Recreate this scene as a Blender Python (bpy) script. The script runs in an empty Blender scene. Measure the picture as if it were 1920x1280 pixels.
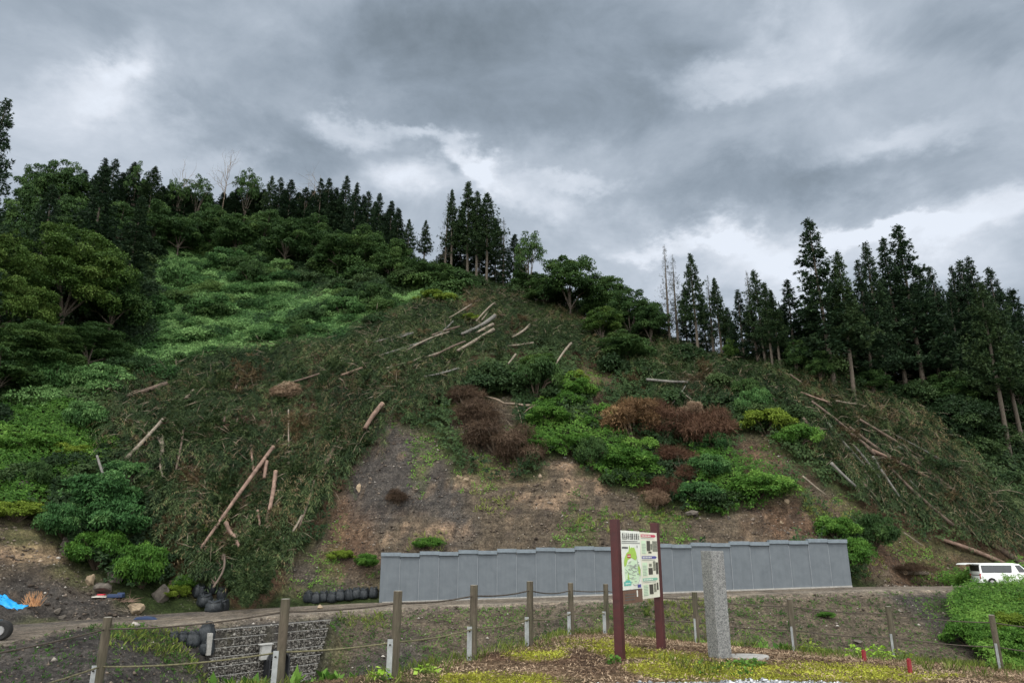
import bpy, math, random
import numpy as np
from mathutils import Vector, Matrix
random.seed(7); rng = np.random.default_rng(11)
R = math.radians
scene = bpy.context.scene
COL = scene.collection

# ---------------------------------------------------------------- camera
F = 1333.0; PITCH = R(16.5); EYE = 1.6
cam_d = bpy.data.cameras.new('camera'); cam = bpy.data.objects.new('camera', cam_d); COL.objects.link(cam)
cam_d.sensor_width = 36; cam_d.lens = F/1920*36; cam_d.clip_end = 4000; cam_d.clip_start = .1
cam.location = (0, 0, EYE); cam.rotation_euler = (math.pi/2+PITCH, 0, 0)
scene.camera = cam

# ---------------------------------------------------------------- world: overcast sky
SUN_EL, SUN_ROT = 58, 200
world = bpy.data.worlds.new('World'); scene.world = world; world.use_nodes = True
def build_world():
    nt = world.node_tree; nt.nodes.clear(); N = nt.nodes.new; L = nt.links.new
    def val(x, s):
        if isinstance(x, (int, float)): s.default_value = x
        elif isinstance(x, tuple): s.default_value = x
        else: L(x, s)
    def m(op, a, b=0.0, c=None, clamp=False):
        n = N('ShaderNodeMath'); n.operation = op; n.use_clamp = clamp
        val(a, n.inputs[0]); val(b, n.inputs[1])
        if c is not None: val(c, n.inputs[2])
        return n.outputs[0]
    def vm(op, a, b=(0, 0, 0)):
        n = N('ShaderNodeVectorMath'); n.operation = op; val(a, n.inputs[0]); val(b, n.inputs[1])
        return n.outputs['Value'] if op in ('DOT_PRODUCT', 'LENGTH') else n.outputs[0]
    tc = N('ShaderNodeTexCoord'); d = tc.outputs['Generated']
    cp, sp = math.cos(PITCH), math.sin(PITCH)
    fwd = vm('DOT_PRODUCT', d, (0, cp, sp)); up = vm('DOT_PRODUCT', d, (0, -sp, cp)); rt = vm('DOT_PRODUCT', d, (1, 0, 0))
    fc = m('MAXIMUM', fwd, .25)
    u = m('DIVIDE', rt, fc); v = m('DIVIDE', up, fc)
    cx = N('ShaderNodeCombineXYZ'); L(u, cx.inputs[0]); L(v, cx.inputs[1]); uv = cx.outputs[0]
    def noise(vec, scale, det, rough, dist=0.0):
        n = N('ShaderNodeTexNoise'); n.inputs['Scale'].default_value = scale; n.inputs['Detail'].default_value = det
        n.inputs['Roughness'].default_value = rough; n.inputs['Distortion'].default_value = dist; L(vec, n.inputs['Vector'])
        return n
    # cloud deck seen in perspective
    sep = N('ShaderNodeSeparateXYZ'); L(d, sep.inputs[0])
    zz = m('ADD', m('MAXIMUM', sep.outputs[2], 0.0), .22)
    px = m('DIVIDE', sep.outputs[0], zz); py = m('DIVIDE', sep.outputs[1], zz)
    cd = N('ShaderNodeCombineXYZ'); L(px, cd.inputs[0]); L(py, cd.inputs[1]); deck = cd.outputs[0]
    w1 = noise(deck, 1.6, 6, .6)
    warp = vm('MULTIPLY', vm('SUBTRACT', w1.outputs['Color'], (.5, .5, .5)), (.30, .20, 0))
    w2 = noise(vm('MULTIPLY', d, (1, 1, 1.5)), 11.0, 6, .62)
    warp2 = vm('MULTIPLY', vm('SUBTRACT', w2.outputs['Color'], (.5, .5, .5)), (.15, .11, 0))
    uvw = vm('ADD', vm('ADD', uv, warp), warp2)
    blobs = [ # x, y, rx, ry, rot, amplitude (display units)
        (150,185,170,60,12,.15),(235,120,70,50,60,.11),(60,270,260,110,0,.10),(250,215,120,50,0,.12),(180,150,60,30,0,.10),
        (430,240,220,60,-22,-.11),(560,290,120,70,-25,-.07),(690,110,330,130,-10,-.07),(480,45,110,50,0,.05),(120,40,300,60,0,-.04),
        (630,235,70,40,0,.19),(690,165,70,50,0,.05),(780,232,120,20,-8,.22),(905,290,80,42,-55,.27),(850,275,60,40,0,-.06),
        (770,345,100,70,0,.20),(690,350,120,50,0,.05),(970,360,130,60,-20,.20),(1090,345,70,25,0,.16),(1060,300,120,50,0,.06),
        (1000,90,420,220,0,-.17),(880,30,300,80,0,-.06),(1230,200,160,110,0,-.03),(1340,140,130,34,8,.17),(1500,50,110,70,30,.12),(1560,110,110,60,0,.09),(1440,90,140,60,0,.04),
        (1370,335,220,70,5,-.15),(1600,320,260,50,12,-.08),(1630,265,150,36,14,.12),(1200,290,150,60,0,.03),(1850,60,200,80,0,-.10),(1870,190,160,120,0,.03),(1820,310,200,50,0,-.03),
        (1625,418,80,34,10,.26),(1700,400,80,20,0,.15),(1850,385,200,55,8,.22),(1750,450,200,60,0,.15),(1370,440,90,38,-10,.22),(1240,455,130,26,5,.22),(1480,480,200,50,0,.15),
        (1300,520,260,60,0,.13),(1520,540,150,70,0,.17),(1480,400,90,30,0,-.06),(1130,440,120,50,0,.09),(1900,500,150,50,0,.05),(400,300,200,60,0,.06),(40,140,160,60,0,.03),
    ]
    acc = None
    for x, y, rx, ry, rot, a in blobs:
        mp = N('ShaderNodeMapping'); mp.vector_type = 'TEXTURE'; L(uvw, mp.inputs[0])
        mp.inputs['Location'].default_value = ((x-960)/F, (640-y)/F, 0)
        mp.inputs['Rotation'].default_value = (0, 0, R(rot)); mp.inputs['Scale'].default_value = (rx*1.45/F, ry*1.45/F, 1)
        ln = vm('LENGTH', mp.outputs[0])
        mr = N('ShaderNodeMapRange'); mr.interpolation_type = 'SMOOTHERSTEP'; L(ln, mr.inputs[0])
        mr.inputs[1].default_value = 0; mr.inputs[2].default_value = 1; mr.inputs[3].default_value = a; mr.inputs[4].default_value = 0
        acc = mr.outputs[0] if acc is None else m('ADD', acc, mr.outputs[0])
    front = N('ShaderNodeMapRange'); L(fwd, front.inputs[0]); front.inputs[1].default_value = .3; front.inputs[2].default_value = .6
    acc = m('MULTIPLY', acc, front.outputs[0])
    n1 = noise(deck, 2.2, 8, .56, .35); n2 = noise(vm('MULTIPLY', d, (1, 1, 1.7)), 6.5, 10, .62, .35); n3 = noise(deck, .8, 4, .5)
    det = m('MULTIPLY', m('SUBTRACT', n1.outputs[0], .5), .12)
    det = m('ADD', det, m('MULTIPLY', m('SUBTRACT', n2.outputs[0], .5), .30))
    det = m('ADD', det, m('MULTIPLY', m('SUBTRACT', n3.outputs[0], .5), .10))
    b = m('ADD', m('ADD', m('MULTIPLY', acc, .80), det), .725)
    b = m('MAXIMUM', m('MINIMUM', b, .945), .51)
    lin = m('POWER', b, 2.2)
    # unseen sky overhead and behind the viewer, brightened as added fill for the ground
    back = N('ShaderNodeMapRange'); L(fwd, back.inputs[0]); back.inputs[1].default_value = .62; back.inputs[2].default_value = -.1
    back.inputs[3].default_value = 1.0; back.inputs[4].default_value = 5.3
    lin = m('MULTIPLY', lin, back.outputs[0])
    cr = N('ShaderNodeValToRGB'); L(b, cr.inputs[0])
    e = cr.color_ramp.elements; e[0].position = .45; e[0].color = (.80, 1.0, 1.19, 1); e[1].position = .9; e[1].color = (.93, 1.0, 1.11, 1)
    e = cr.color_ramp.elements.new(.62); e.color = (.83, 1.0, 1.20, 1)
    wf = N('ShaderNodeMapRange'); L(fwd, wf.inputs[0]); wf.inputs[1].default_value = .62; wf.inputs[2].default_value = .2  # same out-of-view sky turned near white, so the added fill is less blue
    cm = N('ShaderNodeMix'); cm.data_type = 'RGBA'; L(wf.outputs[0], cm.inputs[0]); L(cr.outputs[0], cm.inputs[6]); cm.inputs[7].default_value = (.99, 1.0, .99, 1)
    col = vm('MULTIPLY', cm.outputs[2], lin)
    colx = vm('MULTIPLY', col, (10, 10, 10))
    sky = N('ShaderNodeTexSky'); sky.sky_type = 'NISHITA'; sky.sun_disc = False
    sky.sun_elevation = R(SUN_EL); sky.sun_rotation = R(SUN_ROT)
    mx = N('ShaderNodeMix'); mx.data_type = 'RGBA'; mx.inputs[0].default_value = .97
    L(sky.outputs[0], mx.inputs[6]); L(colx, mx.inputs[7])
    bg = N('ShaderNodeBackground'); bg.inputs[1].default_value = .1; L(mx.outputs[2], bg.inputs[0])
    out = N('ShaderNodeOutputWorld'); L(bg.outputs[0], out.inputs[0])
build_world()
world.cycles.sampling_method = 'MANUAL'; world.cycles.sample_map_resolution = 512

sun_d = bpy.data.lights.new('sun', 'SUN'); sun_d.energy = 1.5; sun_d.angle = R(18); sun_d.color = (1, .95, .86)
sun = bpy.data.objects.new('sun', sun_d); COL.objects.link(sun)
az = R(SUN_ROT)
sdir = Vector((math.sin(az)*math.cos(R(SUN_EL)), math.cos(az)*math.cos(R(SUN_EL)), math.sin(R(SUN_EL))))
sun.rotation_euler = (-sdir).to_track_quat('-Z', 'Y').to_euler(); sun.location = (0, 0, 120)
vs = scene.view_settings; vs.view_transform = 'Standard'; vs.look = 'None'; vs.exposure = 0; vs.gamma = 1; vs.use_curve_mapping = False
scene.cycles.max_bounces = 5; scene.cycles.diffuse_bounces = 3; scene.cycles.transmission_bounces = 3; scene.cycles.transparent_max_bounces = 8

# ---------------------------------------------------------------- geometry of the view
CP, SP = math.cos(PITCH), math.sin(PITCH)
def ray(px, py):
    px = np.asarray(px, float); py = np.asarray(py, float)
    dz = 640-py; Y = F*CP-dz*SP; Z = F*SP+dz*CP
    return (px-960)/Y, Z/Y                      # x and z per metre of Y
def world_at(px, py, D):
    a, b = ray(px, py); return a*D, D, EYE+b*D
def project(X, Y, Z):
    z = Z-EYE; f = Y*CP+z*SP; u = -Y*SP+z*CP; f = np.maximum(f, .01)
    return 960+F*X/f, 640-F*u/f

# ---------------------------------------------------------------- noise in numpy
_perm = np.random.default_rng(3).random(65536)
def _h(ix, iy): return _perm[((ix*73856093) ^ (iy*19349663)) & 65535]
def vnoise(x, y):
    ix = np.floor(x).astype(np.int64); iy = np.floor(y).astype(np.int64); fx = x-ix; fy = y-iy
    fx = fx*fx*(3-2*fx); fy = fy*fy*(3-2*fy)
    return (_h(ix, iy)*(1-fx)+_h(ix+1, iy)*fx)*(1-fy)+(_h(ix, iy+1)*(1-fx)+_h(ix+1, iy+1)*fx)*fy
def fbm(x, y, o=4, s=1.0, g=.5):
    x = np.asarray(x, float)*s; y = np.asarray(y, float)*s; t = 0; a = 1; n = 0
    for i in range(o):
        t = t+a*(vnoise(x+17.3*i, y-9.1*i)-.5); n += a; a *= g; x = x*2.03; y = y*2.03
    return t/n*2
def sstep(a, b, x): t = np.clip((x-a)/(b-a), 0, 1); return t*t*(3-2*t)

# ---------------------------------------------------------------- terrain
CTRL = [(0,1150,51),(0,1090,54),(0,965,59),(0,900,64),(0,760,78),(0,640,95),(60,520,112),(60,430,128),
 (200,1120,57),(200,1050,61),(200,900,69),(200,760,82),(200,650,99),(200,540,120),(200,430,150),
 (400,1125,61.5),(400,1050,65),(400,900,73),(400,750,87),(400,650,102),(400,560,122),(400,480,144),(400,425,162),
 (600,1115,64),(600,1000,69),(600,850,77),(600,750,86),(600,650,100),(600,560,120),(600,480,144),(600,440,157),
 (750,1035,67),(750,900,71.5),(750,790,77),(750,700,89),(750,620,103),(750,540,126),(750,500,141),
 (900,1030,67),(900,900,71.5),(900,800,79),(900,700,91),(900,620,106),(900,560,123),(900,532,133),
 (1050,1025,67),(1050,900,72),(1050,800,79),(1050,700,90),(1050,640,101),(1050,600,111),(1050,578,119),
 (1250,1020,67),(1250,960,70),(1250,850,77),(1250,750,87),(1250,700,94),(1250,665,101),
 (1450,1015,67),(1450,900,73),(1450,800,80),(1450,740,87),(1450,700,93),
 (1650,1085,67),(1600,1020,68.5),(1600,950,72.5),(1600,850,79),(1600,770,86),(1600,725,92),
 (1750,1085,71),(1750,1000,75),(1750,900,80),(1750,800,88),(1750,752,94),
 (1920,1072,73),(1920,980,79),(1920,880,86),(1920,800,93),(1920,772,98)]
pts = [world_at(*c) for c in CTRL]
# ridge shoulders and the falling ground behind them (never seen)
for px, py, D in [(60,430,128),(200,430,150),(400,425,162),(600,440,157),(750,500,141),(900,532,133),(1050,578,119),(1250,665,101),(1450,700,93),(1600,725,92),(1750,752,94),(1920,772,98)]:
    x, y, z = world_at(px, py, D)
    pts += [(x*1.04, y+9, z-1.5), (x*1.15, y+30, z-14), (x*1.4, y+75, z-34)]
pts += [(-75,40,4),(-85,62,18),(-110,90,34),(-130,130,50),(85,78,3),(95,95,22),(120,110,24),(70,66,-1.2),(-60,42,-1)]
C = np.array(pts, float)
def tps(r): r = np.maximum(r, 1e-9); return r*r*np.log(r)
S = 60.0
P2 = C[:, :2]/S; n = len(P2)
K = tps(np.linalg.norm(P2[:, None]-P2[None], axis=2))+np.eye(n)*2e-3
A = np.zeros((n+3, n+3)); A[:n, :n] = K; A[:n, n] = 1; A[:n, n+1:] = P2; A[n, :n] = 1; A[n+1:, :n] = P2.T
W = np.linalg.solve(A, np.concatenate([C[:, 2], np.zeros(3)]))
def hill(x, y):
    x = np.asarray(x, float); y = np.asarray(y, float); sh = x.shape; q = np.stack([x.ravel(), y.ravel()], 1)/S
    out = np.empty(len(q))
    for i in range(0, len(q), 40000):
        s = q[i:i+40000]; out[i:i+40000] = tps(np.linalg.norm(s[:, None]-P2[None], axis=2))@W[:n]+W[n]+s@W[n+1:]
    return out.reshape(sh)
ROAD = np.array([(-95,16,-3.2,4.5),(-60,28,-3.0,4.5),(-28.3,42.6,-2.75,5.0),(-20.5,52.8,-2.6,3.8),(-10.5,58.9,-2.38,3.2),(8.5,59.3,-1.8,2.7),(27.5,59.4,-1.15,2.5),(44,65.0,-1.32,3.2),(75,74,-1.3,3.5),(140,92,-1.3,3.5)])
def road(x, y):
    """signed offset (+ towards the hill), road height, half width"""
    best = np.full(np.shape(x), 1e9); sg = np.ones_like(best); rz = np.zeros_like(best); hw = np.zeros_like(best)
    for a, b in zip(ROAD[:-1], ROAD[1:]):
        dx, dy = b[0]-a[0], b[1]-a[1]; l2 = dx*dx+dy*dy
        t = np.clip(((x-a[0])*dx+(y-a[1])*dy)/l2, 0, 1)
        d = np.hypot(x-a[0]-t*dx, y-a[1]-t*dy); k = d < best
        best = np.where(k, d, best); sg = np.where(k, np.where(dx*(y-a[1])-dy*(x-a[0]) > 0, 1, -1), sg)
        rz = np.where(k, a[2]+t*(b[2]-a[2]), rz); hw = np.where(k, a[3]+t*(b[3]-a[3]), hw)
    return best*sg, rz, hw
# fence posts: base pixel, top pixel, height
POSTS = [((178,1318),(191,1156),1.12),((522,1296),(539,1122),1.12),((738,1271),(741,1107),1.1),((887,1237),(886,1096),1.1),((994,1210),(993,1089),1.1),
         ((1072,1190),(1071,1092),1.1),((1138,1187),(1138,1094),1.1),((1308,1206),(1305,1109),1.1),((1491,1222),(1484,1122),1.1),((1679,1236),(1665,1136),1.1),((1877,1255),(1861,1152),1.1)]
def post_xyz(b, t, h):
    (ab, zb), (_, zt) = ray(*b), ray(*t); D = h/(zt-zb); return ab*D, D, EYE+zb*D
PB = np.array([post_xyz(*p) for p in POSTS])
def crest(x):
    return np.interp(x, np.concatenate([[-30,-8], PB[:, 0], [13, 40]]), np.concatenate([[-25,-1], PB[:, 1], [14.2, 9]]))
fgp = [tuple(p) for p in PB]+[world_at(1163,1237,11.9),world_at(1240,1214,13.35),world_at(1352,1232,12.2),(0,0,0),(-4,0,0),(5,2,0),(10,4,-.12),(0,6,0),(4,8,0),(9,9,-.25),(14,12,-.7),(-7,-2,0),(1.5,9,.03)]
FC = np.array(fgp); FS = 8.0; FP = FC[:, :2]/FS; fn = len(FP)
K = np.linalg.norm(FP[:, None]-FP[None], axis=2)**3+np.eye(fn)*2e-3
A = np.zeros((fn+3, fn+3)); A[:fn, :fn] = K; A[:fn, fn] = 1; A[:fn, fn+1:] = FP; A[fn, :fn] = 1; A[fn+1:, :fn] = FP.T
FW = np.linalg.solve(A, np.concatenate([FC[:, 2], np.zeros(3)]))
def fore(x, y):
    x = np.clip(x, -9, 16); y = np.clip(y, -3, 18); sh = np.shape(x); q = np.stack([np.ravel(x), np.ravel(y)], 1)/FS
    return (np.linalg.norm(q[:, None]-FP[None], axis=2)**3@FW[:fn]+FW[fn]+q@FW[fn+1:]).reshape(sh)
GA, GB = np.array((-17.6, 45.0)), np.array((-11.9, 50.0))       # face of the gabion wall
def H(x, y):
    x = np.asarray(x, float); y = np.asarray(y, float)
    x, y = np.broadcast_arrays(x, y)
    s, rz, hw = road(x, y)
    h = hill(x, y)
    h = h+fbm(x, y, 4, .12)*.9*sstep(2, 14, s-hw)+fbm(x, y, 3, .55)*.34*sstep(.5, 4, s-hw)+(.5-np.abs(fbm(x+60, y, 2, 1.1)))*.22*sstep(.5, 4, s-hw)
    h = h+.30*np.sin(h*3.1+fbm(x, y, 3, .25)*7)*sstep(2, 5, s-hw)*(1-sstep(24, 34, s-hw))
    up = rz+(h-rz)*sstep(.45, 3.2, s-hw)
    below = np.maximum(-s-hw, 0)
    bank = rz-.05-.62*below+fbm(x, y, 4, .3)*.45*sstep(.5, 4, below)+.12*fbm(x, y, 3, 1.3)*sstep(.2, 2, below)
    bank = bank+1.5*np.exp(-(((x+20.2)/3.6)**2+((y-39.5)/4.2)**2))+.9*np.exp(-(((x-14)/6)**2+((y-44)/5)**2))
    # earth held by the gabion wall
    gd = GB-GA; gl = np.hypot(*gd); t = ((x-GA[0])*gd[0]+(y-GA[1])*gd[1])/gl; o = (-(x-GA[0])*gd[1]+(y-GA[1])*gd[0])/gl
    m = sstep(-1, .2, t)*(1-sstep(gl-.2, gl+1.5, t))
    bank = np.where(o > .35, np.maximum(bank, bank+(rz-.35-bank)*m), bank-m*1.3*sstep(-6, 0, o)*0)
    bank = np.where((o <= .35) & (o > -7), np.minimum(bank, bank*(1-m)+m*np.minimum(bank, -6.2-.25*np.maximum(-o,0))), bank)
    bank = np.maximum(bank, -8.0)
    cr = crest(x); beyond = y-cr-.45
    f = fore(x, y)-.85*np.maximum(beyond, 0)*sstep(-.2, 1.2, beyond)
    f = np.maximum(f, -9.5)
    k = 1.0; d = np.clip(.5+.5*(bank-f)/k, 0, 1); low = f*(1-d)+bank*d+k*d*(1-d)*.5
    z = np.where(s < -hw, np.where(y > cr, low, f), np.where(s > hw, up, rz))
    far = sstep(230, 420, np.hypot(x, y-60)); z = z*(1-far)+(-12)*far
    return z
# a table of heights for quick look-ups
TX = np.arange(-130, 150.01, .5); TY = np.arange(2, 240.01, .5)
TZ = H(*np.meshgrid(TX, TY, indexing='ij'))
def Hq(x, y):
    x = np.clip((np.asarray(x, float)-TX[0])/.5, 0, len(TX)-1.001); y = np.clip((np.asarray(y, float)-TY[0])/.5, 0, len(TY)-1.001)
    i = x.astype(int); j = y.astype(int); a = x-i; b = y-j
    return (TZ[i, j]*(1-a)+TZ[i+1, j]*a)*(1-b)+(TZ[i, j+1]*(1-a)+TZ[i+1, j+1]*a)*b
_D = np.concatenate([np.arange(5, 40, .05), np.arange(40, 235, .1)])
def hit(px, py, lift=0.0, dmin=5.0):
    a, b = ray(px, py); D = _D[_D >= dmin]; dz = EYE+b*D-(Hq(a*D, D)+lift)
    k = np.nonzero(dz <= 0)[0]
    if len(k) == 0: k = [int(np.argmin(dz[D > 60])+np.sum(D <= 60))]
    D = float(D[k[0]]); x, y = float(a*D), D
    return Vector((x, y, EYE+float(b)*D))
def ground(px, py, dmin=5.0):
    p = hit(px, py, 0, dmin); return Vector((p.x, p.y, float(Hq(p.x, p.y))))

# ---------------------------------------------------------------- zones (plan areas, outlined from the view and carried onto the ground)
def inpoly(px, py, poly, soft=14.0, warp=16.0):
    px = np.asarray(px, float); py = np.asarray(py, float)
    if warp: px = px+fbm(px, py, 4, 1/45)*warp*1.6; py = py+fbm(px+900, py, 4, 1/45)*warp
    P = np.array(poly, float); ins = np.zeros(px.shape, bool); dd = np.full(px.shape, 1e9)
    for (x0, y0), (x1, y1) in zip(P, np.roll(P, -1, 0)):
        c = ((y0 > py) != (y1 > py)) & (px < (x1-x0)*(py-y0)/((y1-y0) or 1e-9)+x0); ins ^= c
        dx, dy = x1-x0, y1-y0; t = np.clip(((px-x0)*dx+(py-y0)*dy)/(dx*dx+dy*dy), 0, 1)
        dd = np.minimum(dd, np.hypot(px-x0-t*dx, py-y0-t*dy))
    sd = np.where(ins, dd, -dd); return np.clip(.5+sd/soft, 0, 1)
Z_CLIFF = [[(712,772),(800,812),(850,880),(890,905),(1000,900),(1035,855),(1110,890),(1200,925),(1290,965),(1400,955),(1500,930),(1540,1000),(1580,1045),(540,1120),(545,1060),(600,1000),(660,900),(700,820)],
           [(1080,685),(1150,715),(1130,760),(1200,850),(1180,870),(1120,800)],
           [(1370,830),(1440,815),(1500,880),(1580,940),(1680,990),(1760,1040),(1840,1060),(1860,1100),(1650,1110),(1600,1010),(1540,950),(1470,900),(1400,880)],
           [(-60,968),(60,968),(110,1030),(160,1085),(230,1130),(300,1160),(-60,1190)],
           [(840,760),(950,740),(1010,850),(960,900),(880,890)]]
Z_SLATE = [[(650,870),(700,810),(740,785),(800,815),(860,890),(890,1000),(870,1020),(760,960),(690,990),(640,960)],[(-60,1090),(120,1085),(300,1150),(-60,1200)],[(560,1060),(610,1040),(640,1110),(560,1120)],
           [(560,1110),(590,1060),(640,1080),(640,1120)]]
Z_TAN = [[(715,968),(800,962),(875,980),(870,1005),(730,1002)],[(865,880),(1010,870),(1020,905),(870,915)],[(-30,1000),(80,1005),(140,1060),(60,1066),(-30,1050)],[(960,930),(1050,930),(1040,960),(950,960)],[(1040,860),(1110,870),(1150,930),(1060,930)]]
Z_RED = [[(1380,840),(1450,820),(1510,900),(1480,930),(1400,890)],[(1430,945),(1520,950),(1540,1010),(1400,1012)],[(1100,700),(1150,720),(1180,830),(1130,790)],[(640,880),(700,1000),(720,1060),(600,1060)],[(1560,930),(1700,1000),(1850,1060),(1850,1100),(1660,1100),(1620,1000)]]
Z_SLASH = [[(225,745),(430,682),(650,652),(720,620),(880,556),(960,556),(1060,600),(1180,640),(1130,690),(1080,690),(1000,665),(900,700),(835,745),(805,775),(722,790),(710,830),(655,900),(620,960),(560,1010),(545,1100),(480,1145),(350,1112),(290,1000),(250,900),(185,850)],
           [(1060,640),(1200,650),(1330,690),(1450,700),(1560,735),(1720,800),(1830,900),(1920,985),(1920,1060),(1800,1030),(1640,965),(1540,880),(1500,830),(1480,770),(1380,745),(1280,760),(1200,725)]]
Z_BRIGHT = [[(285,440),(470,470),(560,560),(700,560),(800,545),(870,560),(810,605),(700,635),(560,665),(430,690),(300,720),(230,735),(120,760),(40,770),(120,720),(200,690),(285,640)],
            [(-40,775),(110,760),(190,800),(230,850),(180,885),(95,910),(70,965),(-40,970)],
            [(1010,780),(1100,800),(1200,860),(1200,930),(1130,900),(1040,860),(990,830)],[(1290,860),(1390,870),(1450,900),(1500,935),(1400,960),(1290,965)],
            [(1780,1090),(1940,1080),(1940,1250),(1850,1250),(1790,1180),(1770,1130)]]
Z_GRASS = [[(885,925),(960,930),(950,965),(895,960)],[(1060,968),(1140,975),(1300,958),(1310,972),(1150,985),(1070,985)],[(1120,975),(1160,1000),(1160,1015),(1100,985)],[(-40,930),(90,945),(110,985),(60,972),(-40,968)],[(1500,930),(1560,945),(1640,1020),(1660,1090),(1600,1080),(1590,1010),(1540,990)],[(780,1010),(830,1005),(840,1035),(770,1035)]]
def zone(px, py, polys, soft=14., warp=16.):
    w = np.zeros(np.shape(px))
    for p in polys: w = np.maximum(w, inpoly(px, py, p, soft, warp))
    return w

# ---------------------------------------------------------------- object helpers
def tag(o, label=None, cat=None, group=None, kind=None):
    if label: o['label'] = label
    if cat: o['category'] = cat
    if group: o['group'] = group
    if kind: o['kind'] = kind
    return o
def link(name, me, parent=None, loc=None, rot=None):
    o = bpy.data.objects.new(name, me); COL.objects.link(o)
    if parent: o.parent = parent
    if loc is not None: o.location = loc
    if rot is not None: o.rotation_euler = rot
    return o
def empty(name, loc, rot=None):
    o = bpy.data.objects.new(name, None); COL.objects.link(o); o.location = loc; o.empty_display_size = .3
    if rot: o.rotation_euler = rot
    return o
def copy_tree(o, parent=None):
    c = o.copy(); COL.objects.link(c)
    if parent: c.parent = parent
    for ch in list(o.children): copy_tree(ch, c)
    return c
def mesh_np(name, V, Fq, mats, attrs=None, smooth=False, midx=None):
    """V (n,3); Fq (m,3|4) index array"""
    me = bpy.data.meshes.new(name); k = Fq.shape[1]
    me.vertices.add(len(V)); me.vertices.foreach_set('co', np.asarray(V, np.float32).ravel())
    me.loops.add(Fq.size); me.loops.foreach_set('vertex_index', Fq.astype(np.int32).ravel())
    me.polygons.add(len(Fq)); me.polygons.foreach_set('loop_start', np.arange(0, Fq.size, k, dtype=np.int32))
    if smooth: me.polygons.foreach_set('use_smooth', np.ones(len(Fq), bool))
    for m in (mats if isinstance(mats, (list, tuple)) else [mats]): me.materials.append(m)
    if midx is not None: me.polygons.foreach_set('material_index', midx.astype(np.int32))
    me.update(calc_edges=True)
    for an, (dom, typ, arr) in (attrs or {}).items():
        a = me.attributes.new(an, typ, dom)
        a.data.foreach_set('color' if typ == 'FLOAT_COLOR' else 'value', np.asarray(arr, np.float32).ravel())
    return me
class MB:
    """collects small shapes (boxes, tubes, prisms) into one mesh"""
    def __init__(s): s.v = []; s.f = []; s.m = []
    def add(s, V, Fc, mi=0):
        b = len(s.v); s.v += [tuple(p) for p in V]; s.f += [tuple(i+b for i in f) for f in Fc]; s.m += [mi]*len(Fc)
    def box(s, c, d, rz=0, mi=0, M=None):
        x, y, z = d[0]/2, d[1]/2, d[2]/2; V = [Vector((i*x, j*y, k*z)) for k in (-1, 1) for j in (-1, 1) for i in (-1, 1)]
        Q = M or Matrix.Rotation(rz, 3, 'Z'); V = [Q@p+Vector(c) for p in V]
        s.add(V, [(0,2,3,1),(4,5,7,6),(0,1,5,4),(2,6,7,3),(0,4,6,2),(1,3,7,5)], mi)
    def tube(s, P, Rr, n=8, mi=0, cap=True, jit=0, capm=None):
        P = [Vector(p) for p in P]; Rr = Rr if isinstance(Rr, (list, tuple)) else [Rr]*len(P)
        V = []; Fc = []; up = Vector((0, 0, 1))
        for i, p in enumerate(P):
            d = (P[min(i+1, len(P)-1)]-P[max(i-1, 0)]).normalized(); a = d.cross(up)
            if a.length < .05: a = d.cross(Vector((1, 0, 0)))
            a.normalize(); b = a.cross(d)
            for k in range(n):
                t = 2*math.pi*k/n; r = Rr[i]*(1+jit*(random.random()-.5)); V.append(p+a*(math.cos(t)*r)+b*(math.sin(t)*r))
        for i in range(len(P)-1):
            for k in range(n): Fc.append((i*n+k, i*n+(k+1) % n, (i+1)*n+(k+1) % n, (i+1)*n+k))
        s.add(V, Fc, mi)
        if cap:
            b = len(s.v)-len(V); s.f += [tuple(b+k for k in range(n)), tuple(b+len(V)-n+k for k in reversed(range(n)))]; s.m += [capm if capm is not None else mi]*2
    def prism(s, poly, d0, d1, fn, mi=0):
        """polygon (a,b) pairs extruded; fn(a,b,d) gives the point"""
        n = len(poly); V = [fn(a, b, d0) for a, b in poly]+[fn(a, b, d1) for a, b in poly]
        s.add(V, [tuple(range(n)), tuple(range(2*n-1, n-1, -1))]+[(i, n+i, n+(i+1) % n, (i+1) % n) for i in range(n)], mi)
    def build(s, name, mats, parent=None, smooth=False, bevel=0, loc=None, rot=None):
        me = bpy.data.meshes.new(name); me.from_pydata(s.v, [], s.f)
        for m in (mats if isinstance(mats, (list, tuple)) else [mats]): me.materials.append(m)
        me.polygons.foreach_set('material_index', s.m)
        if smooth: me.polygons.foreach_set('use_smooth', [True]*len(s.f))
        me.update(); o = link(name, me, parent, loc, rot)
        import bmesh
        bm = bmesh.new(); bm.from_mesh(me); bmesh.ops.recalc_face_normals(bm, faces=bm.faces)
        if bevel: bmesh.ops.bevel(bm, geom=list(bm.edges), offset=bevel, segments=2, affect='EDGES', profile=.6)
        bm.to_mesh(me); bm.free()
        return o

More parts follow.
